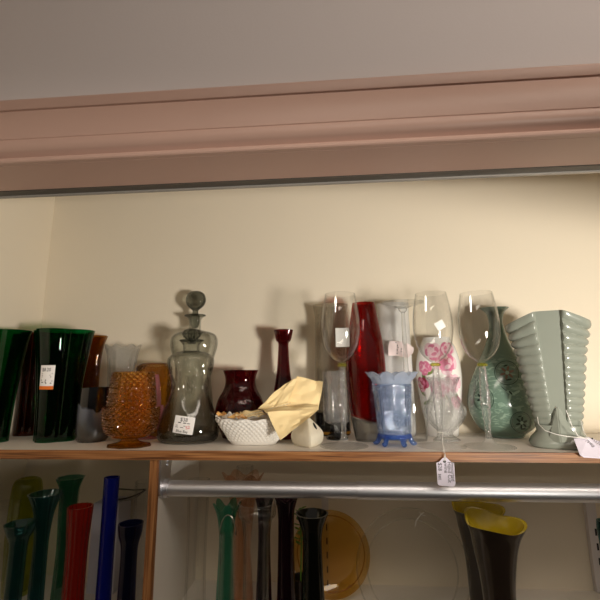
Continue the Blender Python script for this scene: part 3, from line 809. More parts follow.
# --- white opal cylinder vase with tag
b = onZ(399, 435.6)
P = smooth_path(prof(b, [(14, 435.6), (16.5, 433), (17, 415), (16.6, 380), (16.2, 345), (15.6, 318), (15.8, 304)]), 6)
ov = Rev(P, None, 72)
ot = empty('opal_vase', b, 'tall white opal glass cylinder vase behind the blue footed vase', 'vase')
link('body', ov.vessel(.003, .006), 'opal', ot)
t0 = onY(397, 349, b.y-.038)
flat(ot, .75)
tgo = empty('price_tag', t0, 'pale pink folded price tag on the white cylinder vase', 'price tag', 'string price tags')
q2 = lambda x, y, dy=0: onY(x, y, b.y-.038+dy)-t0
bm = bmesh.new(); tag_card(bm, [q2(388.4, 346), q2(389.5, 341), q2(403, 341.5), q2(404.5, 357.5), q2(396, 355.6), q2(388.4, 355.8)])
for k, (x, y) in enumerate(((396, 342.5), (397.5, 345.5), (398, 347.5), (397.2, 350), (397, 353.6), (401.5, 349), (401.2, 351.5))):
    p = q2(x, y, -.0008); w_ = .0009
    bm.faces.new([bm.verts.new(p+Vector((a*w_, 0, c*w_*1.4))) for a, c in ((-1, -1), (1, -.6), (1, 1), (-.6, 1))]).material_index = 1
link('card', bm, ['tag_pink', 'ink_grey'], tgo, smooth=False)
bm = bmesh.new(); tag_card(bm, [q2(404.9, 345, .002), q2(408, 343.4, .002), q2(414, 348, .004), q2(413, 353, .004), q2(407, 358.5, .002), q2(404.9, 357, .002)]); link('folded_flap', bm, 'tag_pink', tgo, smooth=False)
bm = bmesh.new(); add_tube(bm, [q2(394, 341.5, .0006), q2(391, 333, .012), q2(387, 326, .022)], .0004, 6); link('string', bm, 'string', tgo)

# --- upturned stem glass
b = onZ(410, 440.0)
ig = empty('upturned_glass', b, 'clear stemmed glass standing upside down before white cylinder vase', 'wine glass')
P = smooth_path(prof(b, [(17, 440.0), (18.5, 425), (19.2, 408), (17.6, 393), (13, 382), (7, 376), (3, 373)]), 6)
bm = bmesh.new(); rvb = Rev(P, None, 64)
rvb.add(bm, P+[(max(r-.0013, 0), z-.0012) if i < len(P)-1 else (0, z-.004) for i, (r, z) in reversed(list(enumerate(P)))][0:], len(P)); link('bowl', bm, 'clear', ig)
link('stem', Rev(smooth_path(prof(b, [(3, 373.4), (2.4, 366), (2.2, 345), (1.9, 325), (1.8, 314), (4.0, 310.6), (4.4, 308)]), 6), None, 32).solid(), 'clear_solid', ig)
link('foot', Rev(prof(b, [(4.4, 308.4), (12, 305), (20.5, 303.4), (21.4, 302.8), (21.4, 302.2), (10, 302.0)]), None, 64).solid(), 'clear', ig)

flat(ig, .78)
# --- blue footed vase
b = onZ(395, 445.6)
bv = empty('footed_vase', b, 'small ice blue pressed glass vase with ruffled rim and curled feet', 'vase')
th0 = cam_theta(b)
P = smooth_path(prof(b, [(14.6, 437.5), (15.6, 435), (15.8, 430), (16.6, 415), (17.6, 400), (18.4, 388), (18.8, 384)]), 7)
zl0, zl1 = P[0][1], P[-1][1]
def honey(th, r, z, i):
    o8 = math.cos(PI/8)/math.cos(((th-th0) % (PI/4))-PI/8)
    if i: return r*o8, z
    w = sstep(zl0+.006, zl0+.010, z)*(1-sstep(zl1-.006, zl1-.002, z))
    p = abs(math.sin(14*th+400*z))*abs(math.sin(14*th-400*z))
    ed = math.exp(-((((th-th0) % (PI/4))-0)/.05)**2)+math.exp(-((((th-th0) % (PI/4))-PI/4)/.05)**2)
    return r*o8+w*.0034*(p-.3)+.0008*ed, z
link('body', Rev(P, honey, 208).vessel(.003, .006), 'blue', bv)
Pr = smooth_path(prof(b, [(17.2, 384.6), (18.9, 383.2), (21, 378.6), (25.5, 373.6)]), 6)
zq0, zq1 = Pr[0][1], Pr[-1][1]
def ruf(th, r, z, i):
    k = sstep(zq0, zq1, z); n = 10
    return r*(1+.05*k*math.cos(n*th)), z+.0072*k*(abs(math.cos(n*th/2))-.6)
bm = bmesh.new(); Rev(Pr, ruf, 176).add(bm, Pr+[(r-.0026, z+.0008) for r, z in reversed(Pr)], closed_loop=True)
link('ruffled_rim', bm, 'blue_rim', bv)['label'] = 'paler blue scalloped opalescent rim'
bm = bmesh.new(); pp = prof(b, [(14.6, 438.6), (16.8, 437.4), (16.9, 434.6), (15.8, 433.2)]); pb = pp+[(r-.003, z) for r, z in reversed(pp)]
Rev(pp, None, 64).add(bm, pb, closed_loop=True); link('base_band', bm, 'blue_deep', bv)
for k in range(6):
    a = th0+PI/6+k*PI/3; d = Vector((math.cos(a), math.sin(a), 0))
    r1 = rad(b, .02, 13.5)
    path = [(r1, .0165), (r1+.003, .012), (r1+.0045, .0075), (r1+.0065, .0045), (r1+.0095, .0042), (r1+.0112, .0062)]
    sm = smooth_path(path, 4)
    bm = bmesh.new(); n_ = len(sm)
    add_tube(bm, [d*x+Vector((0, 0, z)) for x, z in sm], .0036, 12, taper=[1.15-.25*i/n_ for i in range(n_)])
    bmesh.ops.bevel(bm, geom=[e for e in bm.edges if len(e.link_faces) == 2 and e.calc_face_angle(0) > 1.2], offset=.0012, segments=2, affect='EDGES')
    link('foot', bm, 'blue_deep', bv)

flat(bv, .82)
# --- porcelain vase printed with roses
b = onZ(443, 435.6)
P = smooth_path(prof(b, [(14.5, 435.6), (15.2, 434), (17, 420), (20, 400), (21.8, 380), (21, 362), (17.6, 348), (14, 341), (13.2, 337.6)]), 6)
rs = Rev(P, None, 96)
bm = rs.vessel(.003, .006); thc = cam_theta(b)
def rose(u, y, R_, pal):
    z = zat(b, y); u = rad(b, .1, u); R_ = rad(b, .1, R_)
    for k in range(11):
        a = k*2.39996; d = R_*(.78-.05*k)
        cx_, cy_ = u+math.cos(a)*d*.8, z+math.sin(a)*d*.8
        q = 1-.035*k
        patch(bm, rs, thc, cx_, cy_, ellipse(R_*.46*q, R_*.34*q, 12), a+PI/2, pal[0], .0003+.00006*k)
        patch(bm, rs, thc, cx_+math.cos(a)*R_*.06, cy_+math.sin(a)*R_*.06, ellipse(R_*.40*q, R_*.26*q, 12), a+PI/2, pal[1+k % 2], .00033+.00006*k)
    patch(bm, rs, thc, u, z, ellipse(R_*.16, R_*.12, 10), .5, pal[0], .0011)
def leafp(u, y, L_, ang):
    z = zat(b, y); u = rad(b, .1, u); L_ = rad(b, .1, L_)
    patch(bm, rs, thc, u, z, [(L_*math.cos(t)*1.0, L_*.36*math.sin(t)*abs(math.sin(t))) for t in [2*PI*k/14 for k in range(14)]], ang, 4, .00025)
for a in ((-6, 372, 6, .6), (2, 384, 6, -.4), (-14, 376, 6, 1.9), (-17, 392, 6, 2.4), (-12, 402, 6, .3), (4, 358, 5, 1.0), (18, 398, 5, 1.2), (6, 396, 5, -.9)): leafp(*a)
rose(9, 364, 13, (1, 2, 1)); rose(16, 383, 11, (1, 2, 2)); rose(-3, 352, 11, (2, 1, 2)); rose(12, 350, 9, (2, 2, 1)); rose(-17, 384, 9, (3, 1, 3)); rose(1, 388, 11, (2, 1, 2)); rose(-13, 368, 9, (2, 1, 1)); rose(18, 402, 8, (1, 2, 1))
for k, th_o in enumerate((1.8, 2.7, 3.6, 4.4)):
    z = .04+.05*(k % 3)
    for j in range(7):
        a = j*2.4; patch(bm, rs, thc+th_o, math.cos(a)*.009, z+.03+math.sin(a)*.009, ellipse(.008, .006, 12), a, 1+(j+k) % 3, .0003+.00004*j)
o = link('rose_vase', bm, ['porcelain', 'petal', 'petal_pale', 'petal_dark', 'leaf'], None, b, angle=50, recalc=False)
for p in o.data.polygons: pass
flat(o, .72); tag(o, 'white porcelain vase printed with pink roses behind the middle wine glass', 'vase')

# --- small clear pressed vase before it
b = onZ(447, 440.2)
P = smooth_path(prof(b, [(13.5, 440.2), (12.5, 438.8), (7, 435.4), (6.6, 432.5), (12, 427), (18, 418), (19.4, 411), (16.4, 402), (12.2, 393), (12.6, 386), (16.4, 378)]), 6)
zt3 = P[-1][1]
o = link('pressed_vase', Rev(P, lambda th, r, z, i: (r*(1+.05*math.cos(8*th)*sstep(.01, .02, z)) + (0 if i else .0016*abs(math.sin(5*th+90*z))*sstep(.02, .03, z)*(1-sstep(.055, .065, z))), z+.002*math.cos(8*th)*sstep(zt3*.85, zt3, z)), 144).vessel(.003, .008), 'clear_press', None, b)
flat(o, .7); tag(o, 'small clear pressed glass vase with flared rim before the rose vase', 'vase')

# --- green celadon bottle
b = onZ(507, 437.0)
P = smooth_path(prof(b, [(15.6, 437.0), (17, 436), (17.6, 434), (26, 427.5), (32, 417), (34.6, 405), (33.4, 394), (29.5, 381), (23.6, 368), (16.4, 354), (10.6, 341), (7.4, 329), (6.8, 320), (8.8, 313), (13.6, 308)]), 7)
cv = Rev(P, None, 96); bm = cv.vessel(.004, .006); thc = cam_theta(b)
def medal(u, y, R_, core):
    # u in px from the axis at that height
    z = zat(b, y); u = cv.rz(z)*math.asin(max(-.98, min(.98, rad(b, z, u)/cv.rz(z)))); R_ = rad(b, z, R_)
    ringpatch(bm, cv, thc, u, z, R_, R_*.95, 2, .0004)
    ringpatch(bm, cv, thc, u, z, R_*.86, R_*.82, 3, .0004)
    for k in range(6):
        a = k*PI/3+.3
        patch(bm, cv, thc, u+math.cos(a)*R_*.34, z+math.sin(a)*R_*.34, ellipse(R_*.24, R_*.10, 10), a, core, .0005)
    patch(bm, cv, thc, u, z, ellipse(R_*.16, R_*.16, 10), 0, 1, .0006)
    patch(bm, cv, thc, u-R_*.1, z+R_*.58, ellipse(R_*.2, R_*.06, 8), .3, 2, .0005)
    patch(bm, cv, thc, u+R_*.1, z-R_*.56, ellipse(R_*.26, R_*.07, 8), .2, 2, .0005)
medal(8.0, 373, 11.5, 4); medal(16.5, 420.5, 10.5, 2); medal(-16, 398, 11.5, 2)
def crane(u, y, s_):
    z = zat(b, y); u = rad(b, z, u); s_ = rad(b, z, s_)
    patch(bm, cv, thc, u, z, ellipse(s_*.5, s_*.16, 10), -.5, 1, .0005)
    patch(bm, cv, thc, u+s_*.55, z+s_*.02, ellipse(s_*.5, s_*.13, 10), .45, 1, .00055)
    patch(bm, cv, thc, u-s_*.1, z-s_*.45, ellipse(s_*.45, s_*.12, 10), 1.3, 1, .00055)
    patch(bm, cv, thc, u-s_*.62, z+s_*.42, ellipse(s_*.42, s_*.05, 10), -.75, 2, .0006)
    patch(bm, cv, thc, u, z, ellipse(s_*.24, s_*.10, 10), -.9, 2, .0006)
crane(10, 392, 9); crane(-22, 380, 6)
o = link('celadon_bottle', bm, ['celadon', 'inlay_white', 'inlay_dark', 'inlay_mid', 'inlay_rust'], None, b, angle=50, recalc=False)
flat(o, .74); tag(o, 'green celadon bottle vase with inlaid cranes and round medallions', 'vase')

# --- grey celadon shell vase
b = onZ(561, 446.8)
sv = empty('shell_vase', b, 'grey green ribbed fan vase with flat front panel, right end of shelf', 'vase')
th0 = cam_theta(b)+.13
xd = Vector((-math.sin(th0), math.cos(th0), 0)); fd = Vector((math.cos(th0), math.sin(th0), 0))   # right and towards the viewer
if xd.x < 0: xd = -xd
zb0, ztp = zat(b, 431), zat(b, 313.2)
wid = lambda z: (lambda t: rad(b, z, 19.0+17.0*t**.92))((z-zb0)/(ztp-zb0))
NRIB = 11
def shell_pt(s, t, inn):
    """s: around, 0..1 from the front middle counter-clockwise; t: 0 waist .. 1 rim"""
    z = zb0+(ztp-zb0)*t
    W = wid(z); Dp = W*.50; pw_ = W*.31            # half width, depth to the front, half width of the panel
    a = 2*PI*s
    e = 2.5
    c, s_ = math.sin(a), math.cos(a)               # c: right, s_: front
    k = (abs(c)**e+abs(s_)**e)**(-1/e)
    x, y = W*k*c, Dp*k*s_
    m_ = sstep(pw_*.95, pw_*1.08, abs(x)) if y > 0 else 1.0
    if abs(x) < pw_*1.02 and y > 0: y = min(y, Dp*.90)
    if not inn:
        ph = 19*t-5.5*t*t+.25*abs(x)/W
        rib = abs(math.sin(PI*ph))**.7
        q = 1+(.13*rib-.08)*m_
        x = x*(1+(.085*rib-.05)*m_); y = y*q
        if y > 0: y += W*.05*m_*math.exp(-((abs(x)-pw_*1.25)/(W*.2))**2)
    else:
        x *= .93; y *= .88
    drop = .027*max(0, (abs(x)/W-.28))**1.1*sstep(.6, 1, t) if y > -1 else 0
    z -= drop
    return xd*x+fd*y+Vector((0, 0, z))
bm = bmesh.new(); NS, NR = 176, 150
rg_ = [[bm.verts.new(shell_pt(k/NS, j/NR, False)) for k in range(NS)] for j in range(NR+1)]
rg_ += [[bm.verts.new(shell_pt(k/NS, j/10, True)) for k in range(NS)] for j in range(10, 0, -1)]
for A, B in zip(rg_, rg_[1:]):
    for k in range(NS): bm.faces.new((A[k], A[(k+1) % NS], B[(k+1) % NS], B[k]))
bm.faces.new(rg_[0]); bm.faces.new(rg_[-1])
link('body', bm, 'celadon_grey', sv, angle=50)
# foot
bm = bmesh.new(); NS = 72
def foot_pt(s, z, W, Dp):
    a = 2*PI*s; c, s_ = math.sin(a), math.cos(a); e = 3; k = (abs(c)**e+abs(s_)**e)**(-1/e)
    return xd*(W*k*c)+fd*(Dp*k*s_)+Vector((0, 0, z))
fr_ = [(0, 26), (.0015, 27.2), (.006, 27.6), (.008, 27), (.013, 25.5), (.020, 21.5), (zb0, 19.8), (zb0+.01, 20.5)]
rg_ = [[bm.verts.new(foot_pt(k/NS, z, rad(b, .02, hw), rad(b, .02, hw*.72))) for k in range(NS)] for z, hw in fr_]
for A, B in zip(rg_, rg_[1:]):
    for k in range(NS): bm.faces.new((A[k], A[(k+1) % NS], B[(k+1) % NS], B[k]))
bm.faces.new(rg_[0]); bm.faces.new(rg_[-1]); link('foot', bm, 'celadon_grey', sv, angle=40)
# pyramid buttress on the front
bm = bmesh.new()
za = zat(b, 402.5); zf = .010
fx = rad(b, .03, 14.5)
yf = rad(b, .02, 20.5)
V_ = lambda x, y, z: bm.verts.new(xd*x+fd*y+Vector((0, 0, z)))
ap = V_(-.001, wid(za)*.50*.94, za); l_ = V_(-fx, .010, zf+.004); r_ = V_(fx, .010, zf+.004); mf = V_(-.004, yf*1.05, zf)
lf = V_(-fx*.9, yf*.80, zf); rf = V_(fx*.95, yf*.80, zf)
bk_ = V_(0, .004, za-.006)
for q in ((ap, lf, mf), (ap, mf, rf), (ap, l_, lf), (ap, rf, r_), (ap, bk_, l_), (ap, r_, bk_), (bk_, r_, l_), (l_, r_, rf, mf, lf)):
    try: bm.faces.new(q)
    except ValueError: pass
bmesh.ops.recalc_face_normals(bm, faces=bm.faces[:])
bmesh.ops.bevel(bm, geom=[e for e in bm.edges if len(e.link_faces) == 2], offset=.0012, segments=2, affect='EDGES')
link('buttress', bm, 'celadon_grey', sv, angle=30)
# tag with string
yt = b.y-.052
t0 = onY(588, 441, yt)
tg2 = empty('price_tag', t0, 'lavender white price tag lying at the ribbed fan vase over shelf edge', 'price tag', 'string price tags')
q3 = lambda x, y, Y: onY(x, y, Y)-t0
ya, yb_ = .016, -.008
bm = bmesh.new()
tc_ = [q3(573.8, 438.6, ya), q3(588.5, 437.2, ya), q3(604, 443, ya), q3(608, 459, yb_), q3(584, 457.6, yb_), q3(580, 455, yb_)]
tag_card(bm, tc_)
ux = (tc_[1]-tc_[0]).normalized(); nn = ux.cross(tc_[4]-tc_[0]).normalized(); uy = nn.cross(ux)
if nn.y > 0: nn = -nn
mid_ = q3(590, 446, .006)
# scribbled handwriting
mapf = lambda x, y: tc_[0]+ux*x+(tc_[4]-tc_[0]).normalized()*y+nn*.0007
put_text(bm, mapf, 'Shell', .018, .004, .0075, 1, 1.15, 1.0)
put_text(bm, mapf, 'vase', .028, .004, .0075, 1, 1.15, 1.0)
put_text(bm, mapf, '$45', .038, .006, .0085, 1, 1.15, 1.0)
hv = mapf(.0255, .0035)
bm.faces.new([bm.verts.new(hv+nn*.0003+(ux*math.cos(a)+(tc_[4]-tc_[0]).normalized()*math.sin(a))*.0014) for a in [2*PI*k/12 for k in range(12)]]).material_index = 2
link('card', bm, ['tag', 'ink_grey', 'slot'], tg2, smooth=False)
bm = bmesh.new()
ysn = b.y-.050
for pts_ in ([(537.5, 417, b.y-.012), (538.5, 424, b.y-.03), (545, 430.5, b.y-.047), (556, 434.3, b.y-.055), (568, 436.6, b.y-.054), (580, 437.6, b.y-.05), (589, 438.6, ya-.002)],
             [(566, 410, b.y-.045), (572, 426, b.y-.046), (578, 436, b.y-.046), (588.6, 439, ya-.002)],
             [(581, 421, b.y-.025), (583.5, 431, b.y-.03), (588, 438.6, ya-.002)]):
    add_tube(bm, [onY(*p)-t0 for p in pts_], .00055, 8)
link('string', bm, 'string', tg2)

# ------------------------------------------------------------------ lower shelf
M['olive'] = glass('olive_green_glass', (.62, .66, .08), (.34, .36, .02), haze=.14, haze_col=(150, 156, 30))
M['teal'] = glass('dark_teal_ribbed_glass', (.12, .36, .36), (.02, .10, .10), haze=.18, haze_col=(30, 88, 88))
M['forest'] = glass('forest_green_glass', (.16, .5, .36), (.05, .22, .14), haze=.3, haze_col=(54, 120, 84))
M['brick'] = glass('brick_red_glass', (.5, .08, .04), (.2, .02, .01), haze=.5, haze_col=(176, 44, 28))
M['cobalt'] = glass('cobalt_glass', (.02, .05, .5), (.005, .01, .2), haze=.55, haze_col=(24, 40, 160))
M['cardboard'] = principled('white_card_box', (206, 204, 212), .7)
M['peach'] = glass('peach_glass', (.93, .72, .58), (.62, .32, .18), haze=.06, haze_col=(230, 170, 130))
M['aqua'] = glass('aqua_green_glass', (.30, .72, .58), (.08, .36, .26), haze=.2, haze_col=(60, 150, 120))
M['plum'] = glass('plum_glass', (.10, .02, .05), (.02, .004, .01), haze=.3, haze_col=(60, 18, 34))
M['navy'] = glass('navy_glass', (.02, .03, .16), (.01, .01, .06), haze=.2, haze_col=(20, 26, 70))
M['amber_plate'] = glass('amber_plate_glass', (.86, .62, .20), (.5, .26, .04), haze=.10, haze_col=(200, 140, 40))
M['plate_clear'] = glass('clear_plate_glass', (.93, .93, .90), (.5, .49, .45))
M['yellow_glaze'] = principled('mustard_yellow_glaze', (206, 180, 34), .2, coat=.4)
M['brown_glaze'] = principled('black_brown_glaze', (44, 34, 26), .25, coat=.3)
M['leafgreen'] = principled('green_leaves', (96, 140, 40), .5, noise_amt=.2, noise_scale=100)
M['black_olive'] = glass('black_olive_glass', (.03, .035, .02), (.01, .01, .006), haze=.2, haze_col=(40, 42, 24))
M['wire'] = principled('bright_wire', (210, 206, 196), .2, metal=1)
M['dark_rim'] = glass('dark_glass_rim', (.18, .18, .16), (.06, .06, .05))

def low(px, py, Y): p = onY(px, py, Y); return Vector((p.x, p.y, ZL)), p.z-ZL
def lp(b, pts): return [(rad(b, zat(b, y), hw), zat(b, y)-ZL) for hw, y in pts]
def lowvase(name, cat, label, px, ytop, Y, base_r, pts, mat, mod=None, seg=72, th=.0025, group=None, n=6, sharp=()):
    """pts: measured half widths and rows, top last; the shape then goes down to a base of radius base_r on the lower board"""
    b, _ = low(px, ytop, Y)
    P = lp(b, pts)
    P = [(base_r, 0), (base_r*1.03, .004), (base_r*.5+P[0][0]*.5, P[0][1]*.5)] + P
    P = smooth_path(P, n, sharp)
    return tag(link(name, Rev(P, mod, seg).vessel(th, .006), mat, None, b), label, cat, group), b, P

lowvase('tumbler', 'tumbler', 'clear glass tumbler at left end of the lower shelf', 5, 503, .095, .018, [(13, 560), (13.4, 530), (13.6, 503)], 'clear')
lowvase('olive_vase', 'vase', 'olive green glass vase with rounded shoulder on lower shelf', 28.5, 478, .145, .024, [(14.6, 540), (14.4, 520), (14, 500), (13, 486), (11, 480), (8.5, 478)], 'olive')
lowvase('ribbed_vase', 'vase', 'dark teal swirl ribbed vase with flared rim on lower shelf', 46, 493, .07, .012, [(6.4, 545), (7.2, 528), (9, 512), (12, 501), (15.4, 493)], 'teal',
        lambda th, r, z, i: (r*(1+.05*abs(math.sin(9*th+30*z))), z), 144)
lowvase('shallow_bowl', 'bowl', 'dark teal glass bowl half out of sight at bottom left', 21, 523, .031, .012, [(8, 545), (12, 532), (14.5, 523)], 'teal')
lowvase('paneled_vase', 'vase', 'forest green glass vase with flared panelled rim on lower shelf', 71, 477, .114, .016, [(7.6, 545), (8.6, 515), (8.8, 495), (10, 486), (13.4, 477.2)], 'forest',
        lambda th, r, z, i: (r*math.cos(PI/8)/math.cos((th % (PI/4))-PI/8), z), 96)
lowvase('fluted_tumbler', 'tumbler', 'brick red fluted glass tumbler before the green panelled vase', 80.5, 506, .035, .016, [(9.8, 550), (10.8, 526), (11.8, 506)], 'brick',
        lambda th, r, z, i: (r*(1+.03*math.cos(16*th)), z), 128)
lowvase('cylinder_vase', 'vase', 'slim cobalt blue cylinder vase on lower shelf', 112, 477, .055, .0125, [(7.2, 560), (7.2, 520), (7.3, 477)], 'cobalt')
lowvase('small_bowl', 'bowl', 'small navy blue glass bowl beside the oak divider', 131, 523, .03, .014, [(8, 550), (11, 534), (12, 523)], 'navy')
lowvase('tumbler', 'tumbler', 'clear tall tumbler just left of the oak divider', 145, 481, .11, .016, [(8.2, 550), (8.6, 510), (9.2, 481)], 'clear')
# white box
b = onY(93, 503.5, .15); c = onY(119, 503.5, .15)
tag(box('card_box', 'cardboard', (0, c.x-b.x, 0, .05, 0, b.z-ZL), None, .0008, Vector((b.x, .15, ZL))), 'white card box behind the blue cylinder vase', 'box')
# glass dish with dark rim, resting on the box top
yD = .152
p0 = onY(118, 503, yD)
b = Vector((p0.x+.004, .176, b.z+.0003))
gd = empty('folded_dish', b, 'clear folded glass dish with dark rim resting on white box', 'dish')
P = smooth_path([(.010, 0), (.016, .002), (.025, .006), (.033, .011)], 5); zt4 = .011
def fold(th, r, z, i):
    k = (z/zt4); c = math.cos(th)
    return r*(1+.12*k*abs(c)), z+.007*k*k*(c*c)-(.002*k)
rvd = Rev(P, fold, 80); link('body', rvd.vessel(.002, .002), 'clear', gd)
bm = bmesh.new(); R_, z_ = P[-1]
tt = [rvd.pt(2*PI*k/64, R_-.001, z_)+Vector((0, 0, .0008)) for k in range(65)]
add_tube(bm, tt, .0013, 8); link('rim', bm, 'dark_rim', gd)['label'] = 'dark smoky rim'

# right bay
lowvase('tall_glass', 'glass', 'tall clear glass nearest the rod bracket on lower shelf', 199, 479.5, .12, .018, [(9.6, 550), (10, 515), (11, 479.5)], 'clear')
lowvase('cylinder_vase', 'vase', 'tall clear cylinder vase reaching nearly to the shelf underside', 245, 466, .192, .016, [(7, 550), (8, 500), (8.4, 466)], 'clear')
def petals(n, a, fl, pw=1.0):
    def mk(zt):
        def f(th, r, z, i):
            k = sstep(zt-.045, zt, z)
            return r*(1+fl*k*math.cos(n*th)), z+a*k*math.cos(n*th)
        return f
    return mk
b_, h_ = low(243, 475, .135)
lowvase('ruffled_vase', 'vase', 'peach glass vase with petal rim rising behind the rod', 243, 475, .135, .022, [(9, 545), (11, 520), (13, 500), (15.5, 486), (20, 475)], 'peach', petals(6, .005, .08)(h_), 144)[0].scale.y = .7
b_, h_ = low(228, 505, .06)
lowvase('ruffled_vase', 'vase', 'aqua green glass vase with ruffled rim below the rod', 227, 505, .055, .016, [(7, 545), (8, 525), (9.5, 515), (13, 505)], 'aqua', petals(5, .006, .14)(h_), 120)
lowvase('footed_bowl', 'bowl', 'clear stepped glass bowl in front of plum ruffled vase', 257, 502, .03, .02, [(13, 545), (14.5, 524), (16, 518), (18.8, 514), (19.4, 502)], 'clear', sharp=())
b_, h_ = low(264, 498, .085)
lowvase('plum_vase', 'vase', 'dark plum ruffled vase seen through the clear stepped bowl', 264.5, 499, .085, .014, [(6, 540), (6.4, 515), (7, 506), (8.6, 499)], 'plum', petals(9, .0022, .10)(h_), 108, group='plum ruffled vases')
b_, h_ = low(286, 498, .09)
lowvase('plum_vase', 'vase', 'dark plum ruffled vase between clear stepped bowl and leafy sprig', 286, 499, .09, .016, [(8, 540), (8, 515), (8.6, 508), (10.8, 499)], 'plum', petals(10, .0026, .10)(h_), 120, group='plum ruffled vases')
lowvase('tapered_bowl', 'bowl', 'black olive glass bowl in front of the amber plate', 312, 513, .045, .02, [(9.5, 545), (10.6, 530), (14.5, 518), (16.4, 513)], 'black_olive')
# jar with wire bail
o, b, P = lowvase('bail_jar', 'jar', 'small clear jar with bright wire loop handle at bottom edge', 228, 533, .012, .013, [(8, 560), (8.4, 545), (7.4, 533)], 'clear')
bm = bmesh.new(); zz = P[-1][1]; rr2 = rad(b, zz, 7.6); H_ = zat(b, 515)-ZL-zz
add_tube(bm, [(-rr2*math.cos(a), -.001, zz-.003+(H_+.003)*math.sin(a)) for a in [PI*k/20 for k in range(21)]], .0009, 8)
link('handle', bm, 'wire', o)['label'] = 'bright wire loop handle'
# leafy sprig in a little pot
b, h_ = low(300, 507, .125)
sp_ = empty('leafy_sprig', b, 'green leafy sprig between plum vase and black bowl', 'plant')
bm = bmesh.new(); add_tube(bm, [(0, 0, .04), (.002, 0, h_*.6), (0, 0, h_-.002)], .0014, 8); link('stem', bm, 'leafgreen', sp_)
pt = smooth_path([(.012, 0), (.014, .004), (.016, .045), (.017, .05)], 4); link('pot', Rev(pt, None, 40).vessel(.002, .036), 'brown_glaze', sp_)
bm = bmesh.new()
for k in range(22):
    a = k*2.4; zz = h_*(.62+.4*k/22); L_ = .013
    d = Vector((math.cos(a), math.sin(a), .35)).normalized(); s_ = d.cross(Vector((0, 0, 1))).normalized(); n_ = s_.cross(d)
    p = Vector((0, 0, zz-.004)); vs = []
    prof_l = [(0, .0), (.3, .75), (.6, 1), (.85, .6), (1, 0)]
    up_ = [bm.verts.new(p+d*L_*t+s_*.0038*w+n_*.0008) for t, w in prof_l]; dn = [bm.verts.new(p+d*L_*t-s_*.0038*w+n_*.0008) for t, w in prof_l[1:-1]]
    mid = [bm.verts.new(p+d*L_*t-n_*.0006) for t, w in prof_l[1:-1]]
    for i in range(3):
        q1 = [up_[i], up_[i+1], mid[i]] if i == 0 else [up_[i], up_[i+1], mid[i], mid[i-1]]
        bm.faces.new(q1)
        q2_ = [up_[0], mid[0], dn[0]] if i == 0 else [mid[i-1], mid[i], dn[i], dn[i-1]]
        bm.faces.new(q2_)
    bm.faces.new((up_[3], up_[4], mid[2])); bm.faces.new((mid[2], up_[4], dn[2]))
link('foliage', bm, 'leafgreen', sp_, recalc=False)
# standing plates
def plate(name, label, cx, ytop, Y, hw, mat, rings):
    top = onY(cx, ytop, Y+.02); R_ = (top.z-ZL)/2*1.005
    lean = math.radians(10)
    P = [(0, .002), (R_*.6, .002), (R_*.72, .004), (R_*.97, .014), (R_, .0155), (R_*.985, .0175), (R_*.72, .0068), (R_*.6, .0045), (0, .0045)]
    bm = bmesh.new(); Rev(P, None, 96).add(bm, P)
    for rf_ in rings:
        t_ = [(R_*rf_*math.cos(2*PI*k/72), R_*rf_*math.sin(2*PI*k/72), .0066+.0105*max(0, (rf_-.72)/.265)) for k in range(73)]
        add_tube(bm, t_, .0012, 6, cap=False)
    o = link(name, bm, mat, None, Vector((top.x, Y+.012, ZL+R_*math.cos(lean)+.0005)))
    o.rotation_euler = (PI/2+lean*-1+0, 0, 0)
    return tag(o, label, 'plate')
plate('amber_plate', 'amber glass plate standing on edge behind the black olive bowl', 330, 509, .165, 49, 'amber_plate', (.86,))
pl = plate('clear_plate', 'clear glass plate standing on edge with a white string', 407, 506.5, .068, 45, 'plate_clear', (.99, .80))
# string on the clear plate
bm = bmesh.new(); s0 = onY(421, 514, .06)
for pts_ in ([(415, 526), (416, 521), (421, 514.5)], [(421, 514.5), (419, 512)], [(421, 514.5), (424, 512.5)], [(421, 514.5), (425, 516)]):
    add_tube(bm, [onY(x, y, .06)-s0 for x, y in pts_], .0006, 6)
tag(link('string_knot', bm, 'string', None, s0), 'knotted white string hanging on the clear glass plate', 'string')
# yellow-lined pots
def pot(px, ytop, Y, hw, label, ph):
    b, h = low(px, ytop, Y)
    R_ = rad(b, h, hw)
    P = smooth_path([(R_*.45, 0), (R_*.48, .01), (R_*.55, h*.5), (R_*.78, h*.85), (R_, h)], 6)
    def f(th, r, z, i):
        k = sstep(h*.75, h, z)
        return r*(1+.10*k*math.cos(3*(th-ph))), z+.0045*k*math.cos(th-ph)+.003*k*math.cos(3*th)
    rv = Rev(P, f, 96)
    root = empty('freeform_vase', b, label, 'vase', 'yellow lined vases')
    o_ = [(0, 0)]+P
    bm = bmesh.new(); rv.add(bm, [(0, .0), *P, (P[-1][0]-.002, P[-1][1]-.0006), *[(r-.004, z-.001) for r, z in reversed(P[2:])], (0, .011)], len(P)+2)
    link('body', bm, ['brown_glaze', 'yellow_glaze'], root)
    me = root.children[0].data
    n_out = len(P)
    for i, p in enumerate(me.polygons):
        c = p.center; rr_ = math.hypot(c.x, c.y)
        nrm = p.normal; outward = (nrm.x*c.x+nrm.y*c.y) > 0
        if not outward and c.z > .006: p.material_index = 1
        if c.z > h*.985-.006 and nrm.z > .3: p.material_index = 1
    return root
pot(475.5, 507, .152, 23, 'dark brown freeform vase with mustard yellow inside, rear of two', 1.9)
pot(492.5, 521, .036, 26, 'dark brown freeform vase with mustard yellow inside, front of two', 1.9)
lowvase('teal_jar', 'jar', 'small teal glass jar at right end of the lower shelf', 607, 521, .10, .016, [(9, 550), (9.6, 530), (9, 521)], 'teal')

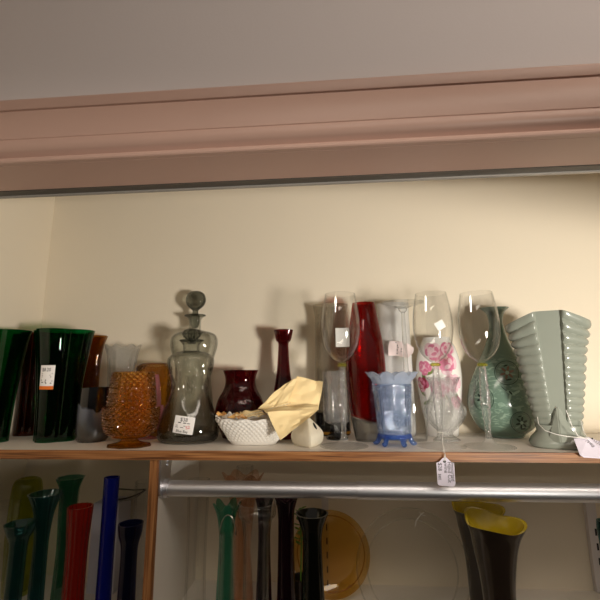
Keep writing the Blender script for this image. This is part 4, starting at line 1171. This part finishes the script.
# ------------------------------------------------------------------ light
def area(name, loc, target, sx, sy, power, col, spread=180):
    l = bpy.data.lights.new(name, 'AREA'); l.shape = 'RECTANGLE'; l.size = sx; l.size_y = sy; l.energy = power; l.color = col; l.spread = math.radians(spread)
    o = bpy.data.objects.new(name, l); COL.objects.link(o); o.location = loc
    o.rotation_euler = (Vector(target)-Vector(loc)).to_track_quat('-Z', 'Y').to_euler(); return o
def spot(name, loc, target, power, col, ang, blend, radius):
    l = bpy.data.lights.new(name, 'SPOT'); l.energy = power; l.color = col; l.spot_size = math.radians(ang); l.spot_blend = blend; l.shadow_soft_size = radius
    o = bpy.data.objects.new(name, l); COL.objects.link(o); o.location = loc
    o.rotation_euler = (Vector(target)-Vector(loc)).to_track_quat('-Z', 'Y').to_euler(); return o
WARM = (1.0, .935, .835)
l_ = spot('room_lamp', (.58, -.80, .01), (.17, .24, .262), 41, WARM, 114, .26, .075)
l_.scale = (1.0, .19, 1.0)
area('overhead_fill', (.45, -.76, .78), (.1, 0, 0), 1.6, .2, 7, (1, .88, .76))  # added fill from above to brighten the shelf top, oak edge, rod and casing
w = bpy.data.worlds.new('room_ambience'); S.world = w; w.use_nodes = True
nt = w.node_tree; bg = nt.nodes['Background']
tc = nt.nodes.new('ShaderNodeTexCoord'); sp = nt.nodes.new('ShaderNodeSeparateXYZ'); nt.links.new(tc.outputs['Generated'], sp.inputs[0])
cr = nt.nodes.new('ShaderNodeValToRGB'); mr = nt.nodes.new('ShaderNodeMapRange'); mr.inputs[1].default_value = -1; mr.inputs[2].default_value = 1
nt.links.new(sp.outputs[2], mr.inputs[0]); nt.links.new(mr.outputs[0], cr.inputs[0])
e = cr.color_ramp.elements; e[0].position = .47; e[0].color = (.02, .018, .016, 1); e[1].position = .66; e[1].color = (.50, .44, .38, 1)
nt.links.new(cr.outputs[0], bg.inputs[0]); bg.inputs[1].default_value = .6

S.cycles.transparent_max_bounces = 64
S.cycles.max_bounces = 20; S.cycles.transmission_bounces = 20; S.cycles.glossy_bounces = 8
S.view_settings.view_transform = 'Standard'; S.view_settings.look = 'None'; S.view_settings.gamma = 1; S.view_settings.use_curve_mapping = False
S.view_settings.exposure = 0.0
